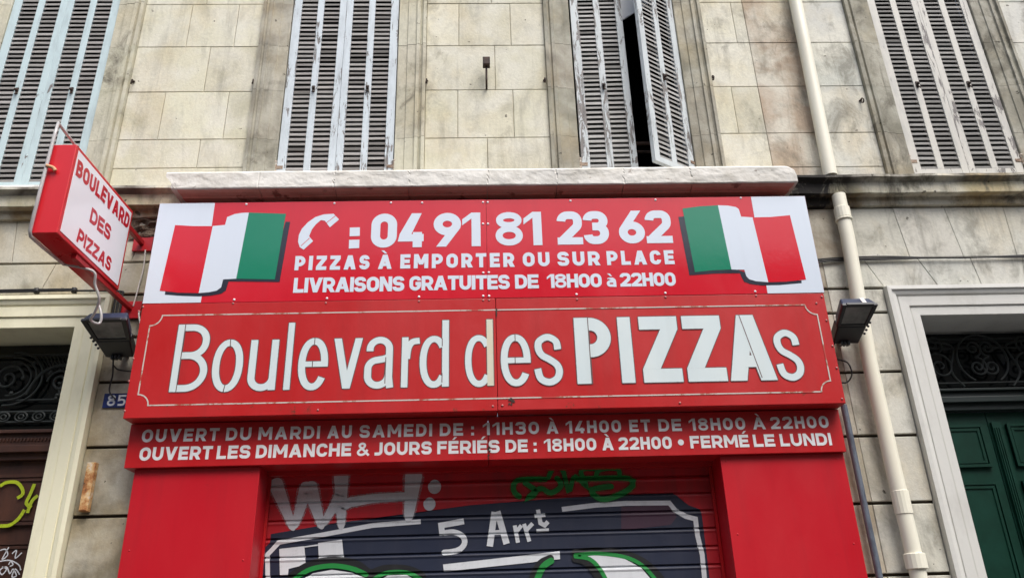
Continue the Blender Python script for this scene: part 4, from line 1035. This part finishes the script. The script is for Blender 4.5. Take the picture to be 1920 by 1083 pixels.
def disc(c, rx, rz, f=c7): p = f(c); return [[(p[0] + rx * math.cos(R(q_)), p[1] + rz * math.sin(R(q_))) for q_ in range(0, 360, 18)]]
U = 1 / 3.556 * .00375   # metres per crop pixel on the slats
spray('graffiti_board', M['spray_navy'], [[c7((95, 1250)), c7((100, 830)), c7((165, 770)), c7((170, 712)), c7((600, 640)), c7((1100, 580)), c7((1500, 520)), c8((284, 490)), c8((700, 455)), c8((1000, 445)), c8((1215, 438)), c8((1250, 470)), c8((1320, 520)), c8((1400, 550)), c8((1410, 600)), c8((1490, 1250))]], 'navy painted board with notched corners')
spray('graffiti_patch', M['spray_mauve'], [[c8((870, 530)), c8((1200, 515)), c8((1240, 600)), c8((1200, 650)), c8((870, 690))]])
g = [stroke([(160, 1250), (150, 1006), (148, 850), (225, 768), (500, 720), (850, 655), (1170, 630)], 30 * U)]
g += [stroke([(475, 548), (700, 520), (900, 508), (1190, 505), (1230, 555), (1300, 595), (1365, 612), (1378, 720), (1410, 850), (1425, 1006), (1440, 1250)], 32 * U, c8)]
spray_each('graffiti_border', M['spray_white'], g)
tp = lambda a_, b_: (lambda t_: a_ + (b_ - a_) * t_)
def wh(): return [stroke([(190, 345), (325, 690)], 92 * U, taper=tp(1.1, .45)) + stroke([(325, 680), (420, 365)], 90 * U, taper=tp(.5, 1.1)) + stroke([(420, 365), (515, 680)], 92 * U, taper=tp(1.15, .5)) + stroke([(515, 660), (640, 440)], 70 * U, taper=tp(.6, 1.1)), stroke([(640, 285), (640, 500), (640, 685)], 100 * U, taper=tp(1.05, .45)) + stroke([(590, 560), (700, 500), (860, 475), (1085, 460)], 62 * U, taper=tp(1.1, .85)) + stroke([(1128, 280), (1085, 635)], 120 * U, taper=tp(1.05, .45)), disc((1262, 398), .047, .05), disc((1228, 513), .043, .046)]
WSC[0] = 1.32; spray_each('graffiti_mist', M['spray_mist'], wh()[:2]); WSC[0] = 1.0
spray_each('graffiti_letter', M['spray_grey'], wh(), 'grey white sprayed lettering')
g = [stroke([(1458, 628), (1306, 655), (1314, 722)], 38 * U) + stroke([(1314, 708), (1390, 700), (1450, 728), (1462, 775), (1428, 815), (1370, 832), (1308, 836)], 36 * U, sm=True),
 stroke([(1630, 795), (1662, 565)], 42 * U) + stroke([(1680, 562), (1742, 778)], 42 * U) + stroke([(1636, 705), (1725, 698)], 30 * U),
 stroke([(160, 655), (182, 770)], 26 * U, c8) + stroke([(170, 700), (205, 655)], 26 * U, c8), stroke([(222, 645), (258, 762)], 26 * U, c8) + stroke([(235, 690), (280, 642)], 26 * U, c8),
 stroke([(315, 550), (332, 640), (360, 655), (382, 630)], 28 * U, c8) + stroke([(292, 594), (364, 586)], 26 * U, c8), stroke([(305, 690), (388, 684)], 20 * U, c8)]
spray_each('graffiti_letter', M['spray_white'], g, 'white painted lettering')
spray('graffiti_bar', M['spray_white'], [[c7((1318, 915)), c7((1920, 848)), c8((460, 826)), c8((462, 880)), c8((350, 888)), c7((1920, 900)), c7((1324, 963))]])
spray_each('graffiti_block', M['spray_white'], [[x_] for x_ in [[c7((228, 812)), c7((395, 793)), c7((405, 915)), c7((290, 945)), c7((286, 985)), c7((232, 988))], [c7((486, 772)), c7((646, 750)), c7((660, 895)), c7((600, 888)), c7((492, 902))], [c7((393, 795)), c7((488, 780)), c7((488, 790)), c7((393, 803))]]])
g = [stroke([(290, 1020), (420, 935), (580, 900), (740, 925), (830, 985), (930, 955), (1080, 960), (1200, 1010)], 70 * U, sm=True), stroke([(540, 842), (700, 828), (900, 850), (1040, 915), (1150, 1030)], 50 * U, c8, True), stroke([(270, 1020), (330, 910), (420, 868)], 46 * U, c8, True), stroke([(540, 870), (640, 900), (720, 1000), (740, 1040)], 50 * U, c8, True)]
spray_each('graffiti_outline', M['spray_black'], g)
spray_each('graffiti_fill', M['spray_white'], [[x_] for x_ in [[c7((340, 1040)), c7((450, 975)), c7((580, 950)), c7((710, 970)), c7((800, 1005)), c7((850, 1040))], [c7((860, 1040)), c7((950, 990)), c7((1080, 985)), c7((1160, 1040))], [c8((580, 868)), c8((720, 850)), c8((880, 872)), c8((1000, 935)), c8((1090, 1040)), c8((770, 1040)), c8((730, 950)), c8((660, 890))]]])
g = [stroke([(320, 1020), (430, 950), (580, 924), (720, 945), (820, 990)], 30 * U, sm=True), stroke([(850, 1020), (940, 972), (1080, 970), (1180, 1020)], 26 * U, sm=True), stroke([(552, 855), (700, 842), (890, 865), (1010, 922), (1110, 1030)], 24 * U, c8, True) + stroke([(552, 860), (660, 880), (730, 950), (780, 1040)], 26 * U, c8, True), stroke([(300, 1040), (350, 930), (420, 882)], 40 * U, c8, True)]
spray_each('graffiti_bubble', M['spray_green'], g, 'green outlined bubble letters cut by the picture edge')
def gt(): return stroke([(205, 475), (155, 430), (165, 365), (250, 348), (380, 350)], 34 * U, c8, True) + stroke([(215, 365), (300, 430), (245, 478), (330, 410), (400, 440), (470, 390), (430, 330)], 34 * U, c8, True) + stroke([(380, 350), (420, 270), (480, 290), (520, 430), (560, 330), (640, 400), (600, 290), (700, 280)], 30 * U, c8, True) + stroke([(560, 350), (900, 342), (945, 390), (860, 450), (740, 482), (670, 420), (820, 395)], 36 * U, c8, True) + stroke([(700, 350), (720, 290), (840, 280), (860, 330)], 30 * U, c8, True)
WSC[0] = 1.5; spray('graffiti_mist', M['spray_green_mist'], gt()); WSC[0] = 1.0
spray('graffiti_tag', M['spray_green'], gt(), 'green sprayed scribble tag near the top')

# ------------------------------------------------------------------ projecting sign
ps = thing('projecting_sign', 'red projecting box sign with white face and red lettering, left of the panels', 'sign')
X0s, T_, Y0s, Y1s, Z0s, Z1s = -2.655, .168, -1.185, -.295, 3.987, 4.639
MB().box(X0s - T_, X0s, Y0s, Y1s, Z0s, Z1s).build('sign_case', M['sign_red'], ps, bevel=.005)
f_ = .028
MB().box(X0s + .001, X0s + .003, Y0s + f_, Y1s - f_, Z0s + f_, Z1s - f_).build('sign_face', M['sign_face'], ps)
MB().box(X0s - T_ - .003, X0s - T_ - .001, Y0s + f_, Y1s - f_, Z0s + f_, Z1s - f_).build('sign_face', M['sign_face'], ps)
Ls, Hs = Y1s - Y0s, Z1s - Z0s
def srow(word, u0, u1, fr0, fr1, slope, w_):
    mb_ = MB(); H = (fr1 - fr0) * Hs
    for c, x, W in layout(word, (u1 - u0) * Ls / H, w_, .085):
        rot = R(random.uniform(-5, 5)); dz = random.uniform(-.05, .05); cx_ = x + W / 2
        def pl(u, v, yy, x=x, W=W, rot=rot, dz=dz):
            a_, b_ = u - W / 2, v - .5; bl = .06 * a_ * b_
            a2, b2 = a_ * math.cos(rot) - b_ * math.sin(rot), a_ * math.sin(rot) + b_ * math.cos(rot)
            u_ = u0 * Ls + (x + W / 2 + a2) * H
            return (yy, Y0s + u_, Z1s - fr1 * Hs + (b2 + .5 + dz) * H + slope * u_)
        for i, lay in enumerate(glyph(c, W, w_)):
            for q_ in lay:
                n = len(q_); ar = sum(q_[j].x * q_[(j + 1) % n].y - q_[(j + 1) % n].x * q_[j].y for j in range(n))
                if ar < 0: q_ = q_[::-1]
                mb_.poly([pl(v.x, v.y, X0s + .0038 + i * .0003) for v in q_])
    mb_.build('text_line', M['sign_text'], ps, fix=False)
srow('BOULEVARD', .05, .955, .12, .30, .03, .235); srow('DES', .36, .70, .45, .62, .02, .235); srow('PIZZAS', .25, .80, .765, .92, .02, .235)
for pz_, px_, py_ in (('u', 0, 0), ('l', 0, 0)):
    z = 4.517 if pz_ == 'u' else 3.951
    MB().box(-2.70, -2.665, Y1s - .01 if pz_ == 'u' else -.9, -.02, z - .018 + (.0 if pz_ == 'u' else .015), z + .018 + (.0 if pz_ == 'u' else .015)).build('bracket_arm', M['red_arm'], ps, bevel=.003)
    MB().box(-2.75, -2.60, -.02, -.002, z - .07, z + .07).build('bracket_plate', M['red_arm'], ps, bevel=.003)
# clear plastic tube run around the box
tx = X0s - T_ + .02
tp_ = [(tx, -.75, 4.76), (tx, -1.0, 4.79), (tx, -1.20, 4.80), (tx, -1.207, 4.70), (tx - .004, -1.207, 4.3), (tx - .006, -1.207, 3.99), (tx - .01, -1.18, 3.965), (tx - .01, -1.0, 3.965), (tx + .0, -.78, 3.965)]
m = MB(); m.tube(tp_, .011, 9)
q_ = [at(174, 508, -.74), at(178, 533, -.70), at(186, 560, -.66), at(178, 585, -.60), at(170, 600, -.55), at(186, 606, -.5), at(190, 590, -.5), at(184, 568, -.5)]
m2 = smooth_path([tp_[-1]] + [tuple(p) for p in q_], 6); m.tube(m2, .009, 8)
m.build('plastic_tube', M['tube'], ps, smooth=True)
m = MB().tube(smooth_path([(tx, -1.215, 4.46), (tx + .04, -1.205, 4.45), (tx + .055, -1.20, 4.43)], 5), .012, 8); m.build('cord_knot', M['rope'], ps, smooth=True)

# ------------------------------------------------------------------ floodlights
def flood(xc, far, near, lab, arm_side, tape):
    """far / near: (x0, x1, y, z) of the underside at the wall end and at the street end"""
    fl = thing('floodlight', lab, 'floodlight', 'black floodlights at the ends of the box sign')
    F0, F1, yf, zf = far; N0, N1, yn, zn = near
    L3 = lambda s, u: Vector((F0 + (F1 - F0) * u + ((N0 + (N1 - N0) * u) - (F0 + (F1 - F0) * u)) * s, yf + (yn - yf) * s, zf + (zn - zf) * s))
    nrm = (L3(1, .5) - L3(0, .5)).cross(Vector((1, 0, 0))).normalized()
    if nrm.z < 0: nrm = -nrm
    def slab(s0, s1, u0, u1, d0, d1, mat, name, top_in=0.0, bev=.008):
        lo4 = [L3(s0, u0), L3(s0, u1), L3(s1, u1), L3(s1, u0)]; c = sum(lo4, Vector()) / 4
        v = [p + nrm * d0 for p in lo4] + [p + (c - p) * top_in + nrm * d1 for p in lo4]
        m_ = MB().add(v, [(0, 1, 2, 3), (7, 6, 5, 4), (0, 4, 5, 1), (1, 5, 6, 2), (2, 6, 7, 3), (3, 7, 4, 0)])
        return m_.build(name, mat, fl, bevel=bev)
    body = slab(.42, 1.0, 0, 1, .012, .10, M['lamp_top'], 'housing', .16, .012)
    # bezel ring around the glass
    mz = MB()
    for s0, s1, u0, u1 in ((.42, 1.0, 0, .12), (.42, 1.0, .88, 1), (.94, 1.02, .12, .88), (.42, .48, .12, .88)):
        lo4 = [L3(s0, u0), L3(s0, u1), L3(s1, u1), L3(s1, u0)]
        mz.add([p - nrm * .004 for p in lo4] + [p + nrm * .02 for p in lo4], [(0, 1, 2, 3), (7, 6, 5, 4), (0, 4, 5, 1), (1, 5, 6, 2), (2, 6, 7, 3), (3, 7, 4, 0)])
    mz.build('bezel', M['lamp'], fl, bevel=.003)
    slab(.48, .94, .12, .88, .004, .010, M['lamp_glass'], 'lamp_glass', 0, 0)
    slab(-.05, .42, .02, .98, -.004, .09, M['lamp'], 'gear_box', .08, .008)
    m_ = MB()
    for u in (.3, .42, .55): m_.box(*[q2 for q2 in (L3(.02, u).x - .008, L3(.02, u).x + .008)], yf - .02, yf + .02, zf - .03, zf - .002)
    m_.build('clip', M['lamp'], fl)
    for k_ in range(4):
        c = L3(.2 + .12 * k_, 1.0 if arm_side < 0 else 0.0); 
    e = L3(.5, 1 if xc > 0 else 0)
    m_ = MB(); 
    for k_ in range(4): p = L3(.22 + .1 * k_, 1.03 if xc > 0 else -.03); m_.ball(p, .010, 8, 5)
    m_.build('cooling_fin', M['lamp'], fl, smooth=True)
    p = L3(.1, .5); m_ = MB().box(p.x - .02, p.x + .02, -.03 if False else yf, -.003, p.z + .01, p.z + .05); m_.build('mounting_arm', M['lamp'], fl, bevel=.003)
    if tape:
        c = L3(.985, .66); m_ = MB(); a_, b_ = L3(1.005, .60), L3(1.005, .72)
        m_.poly([a_ + nrm * .02, b_ + nrm * .02, b_ + nrm * .085 - Vector((0, -.006, 0)), a_ + nrm * .085 - Vector((0, -.006, 0))]); m_.build('tape', M['cable_white'], fl)
    return fl
flood(2.7, (2.585, 2.79, -.12, 3.555), (2.572, 2.832, -.42, 3.728), 'black floodlight on the right with a strip of pale tape, by the white pipe', 1, True)
flood(-2.65, (-2.755, -2.545, -.12, 3.552), (-2.815, -2.50, -.42, 3.708), 'black floodlight on the left below the projecting sign', -1, False)

# ------------------------------------------------------------------ pipes
pp = thing('downpipe', 'white painted rainwater downpipe running down the wall right of the signs', 'pipe')
m = MB(); m.tube([(2.925, -.085, 7.9), (2.89, -.085, 6.0), (2.868, -.085, 5.015)], .055, 16); m.build('upper_pipe', M['pipe_white'], pp, smooth=True)
lp = [(2.895, -.09, 4.83), (2.893, -.09, 4.45), (2.868, -.088, 3.9), (2.848, -.086, 3.4), (2.85, -.085, 2.6), (2.858, -.085, 2.1), (2.862, -.085, .14)]
m = MB(); m.tube(lp, .054, 16); m.build('lower_pipe', M['pipe_white'], pp, smooth=True)
for (x, y, z, r_, hh) in ((2.8945, -.09, 4.66, .062, .10), (2.8945, -.09, 4.60, .066, .018), (2.855, -.085, 2.385, .059, .16), (2.8605, -.085, 2.0, .070, .10)):
    m = MB().tube([(x, y, z - hh / 2), (x, y, z - hh / 2 + .004), (x, y, z + hh / 2 - .004), (x, y, z + hh / 2)], [r_ - .004, r_, r_, r_ - .004], 16); m.build('collar', M['pipe_white'], pp, smooth=False)
zp = MB(); zp.tube(smooth_path([(2.60, -.06, 3.09), (2.603, -.055, 2.9), (2.606, -.05, 2.5), (2.607, -.05, 2.2), (2.61, -.05, 1.8), (2.61, -.05, .14)], 4), .0235, 12)
tag(zp.build('conduit_pipe', M['zinc'], smooth=True), 'thin grey zinc pipe between the right red pillar and the white downpipe', 'pipe')
# ------------------------------------------------------------------ small wall things
hn = thing('number_plate', 'blue enamel house number plate 85 half hidden beside the box sign', 'number plate')
MB().box(-2.757, -2.52, -.012, -.002, 3.196, 3.302).build('plate', M['enamel'], hn, bevel=.002)
m = MB()
for c, x, W in (('8', -2.727, .7), ('5', -2.655, .7)):
    letter_mesh(m, glyph(c, W, .17), lambda u, v, yy, x=x: (x + u * .082, yy, 3.209 + v * .08), -.013, .0004)
m.build('number', M['spray_grey'], hn, fix=False)
m = MB(); m.box(-2.768, -2.71, -.05, -.002, 2.47, 2.80); m.box(-2.764, -2.714, -.056, -.05, 2.475, 2.56); 
rb = m.build('hinge_bar', M['rusty'], bevel=.012); tag(rb, 'rusty painted metal bar fixed upright on the stone beside the left red pillar', 'metal bar')
pg = MB(); pg.tube([(.042, .0, 5.99), (.042, -.09, 6.02), (.043, -.10, 6.17)], .0095, 8); pg.box(.012, .075, -.135, -.07, 6.16, 6.235)
tag(pg.build('iron_peg', M['iron'], bevel=.004), 'rusty iron peg with square head on the wall between the two middle windows', 'peg')
def hook(px, py, lab, name='wall_hook'):
    p = at(px, py, -.01); m = MB().tube(smooth_path([(p.x, .0, p.z), (p.x, -.03, p.z + .005), (p.x + .005, -.045, p.z - .015), (p.x, -.04, p.z - .045), (p.x - .008, -.025, p.z - .03)], 4), .006, 6)
    m.tube([(p.x - .012, -.002, p.z), (p.x + .012, -.012, p.z)], .008, 6)
    tag(m.build(name, M['iron'], smooth=True), lab, 'hook', 'iron shutter hooks on the upper wall')
hook(250, 153, 'small iron hook on the stone right of the aqua shutters'); hook(476, 153, 'small iron ring hook left of the second window'); hook(800, 152, 'small iron hook right of the second window'); hook(1021, 150, 'small iron hook left of the half open window'); hook(1335, 146, 'small iron hook right of the half open window'); hook(1614, 188, 'bent iron hook between the white downpipe and the cream shutters')
def cable(name, pts, r, lab, mat='rubber', group=None):
    m = MB().tube(smooth_path(pts, 5), r, 6); return tag(m.build(name, M[mat], smooth=True), lab, 'cable', group)
cr = MB()
for dz, r_ in ((0, .007), (.014, .006), (-.013, .006)):
    pts = [(2.535, -.02, 4.20 + dz), (2.56, -.022, 4.25 + dz), (2.66, -.022, 4.272 + dz), (2.8, -.022, 4.283 + dz), (3.2, -.02, 4.287 + dz + .004), (3.8, -.02, 4.284 - dz * .2), (4.6, -.02, 4.289 + dz), (6.2, -.02, 4.285 + dz)]
    cr.tube(smooth_path(pts, 5), r_, 6)
cr.tube(smooth_path([(2.545, -.02, 4.68), (2.53, -.02, 4.4), (2.532, -.02, 4.2), (2.54, -.02, 3.9), (2.545, -.02, 3.6)], 5), .006, 6)
tag(cr.build('wall_cable', M['rubber'], smooth=True), 'bundle of black cables along the stone above the green door', 'cable')
cl = MB()
for dz in (0, .016): cl.tube(smooth_path([(-5.9, -.03, 4.105 + dz), (-4.6, -.03, 4.10 + dz), (-3.6, -.03, 4.108 + dz), (-3.1, -.03, 4.115 + dz * .5)], 5), .008, 6)
for x in (-3.75, -3.4, -3.12): cl.box(x - .015, x + .015, -.042, -.016, 4.093, 4.135)
for x in (-2.80, -2.775, -2.75): cl.tube(smooth_path([(x - .3, -.03, 4.11), (x - .03, -.03, 4.10), (x, -.03, 4.05), (x, -.03, 3.75)], 5), .008, 6)
tag(cl.build('wall_cable', M['rubber'], smooth=True), 'black cables clipped above the cream door surround', 'cable')
cable('lamp_cable', [(2.60, -.12, 3.55), (2.56, -.10, 3.47), (2.60, -.10, 3.43), (2.68, -.09, 3.40), (2.70, -.08, 3.32), (2.66, -.06, 3.26), (2.57, -.05, 3.25), (2.55, -.04, 3.1)], .006, 'black lamp cable looping beneath the right floodlight')
cable('lamp_cable', [(-2.69, -.12, 3.54), (-2.69, -.10, 3.48), (-2.70, -.06, 3.42), (-2.72, -.03, 3.35), (-2.71, -.03, 3.30), (-2.66, -.03, 3.25)], .006, 'black lamp cable hanging from the left floodlight to the number plate')
cable('lamp_cable', [(-2.69, -.11, 3.49), (-2.66, -.08, 3.46), (-2.58, -.06, 3.45), (-2.50, -.05, 3.45)], .006, 'short black cable from the left floodlight into the box sign')
cable('sign_cable', [(-2.64, -.03, 4.45), (-2.635, -.02, 4.3), (-2.645, -.02, 4.15), (-2.66, -.02, 3.98)], .0055, 'thin white cable between the two bracket plates of the projecting sign', 'cable_white')
cable('sign_cable', [(-2.60, -.03, 3.93), (-2.57, -.10, 3.88), (-2.54, -.12, 3.80), (-2.52, -.12, 3.75), (-2.53, -.1, 3.72)], .006, 'white cable loop beside the left floodlight', 'cable_white')
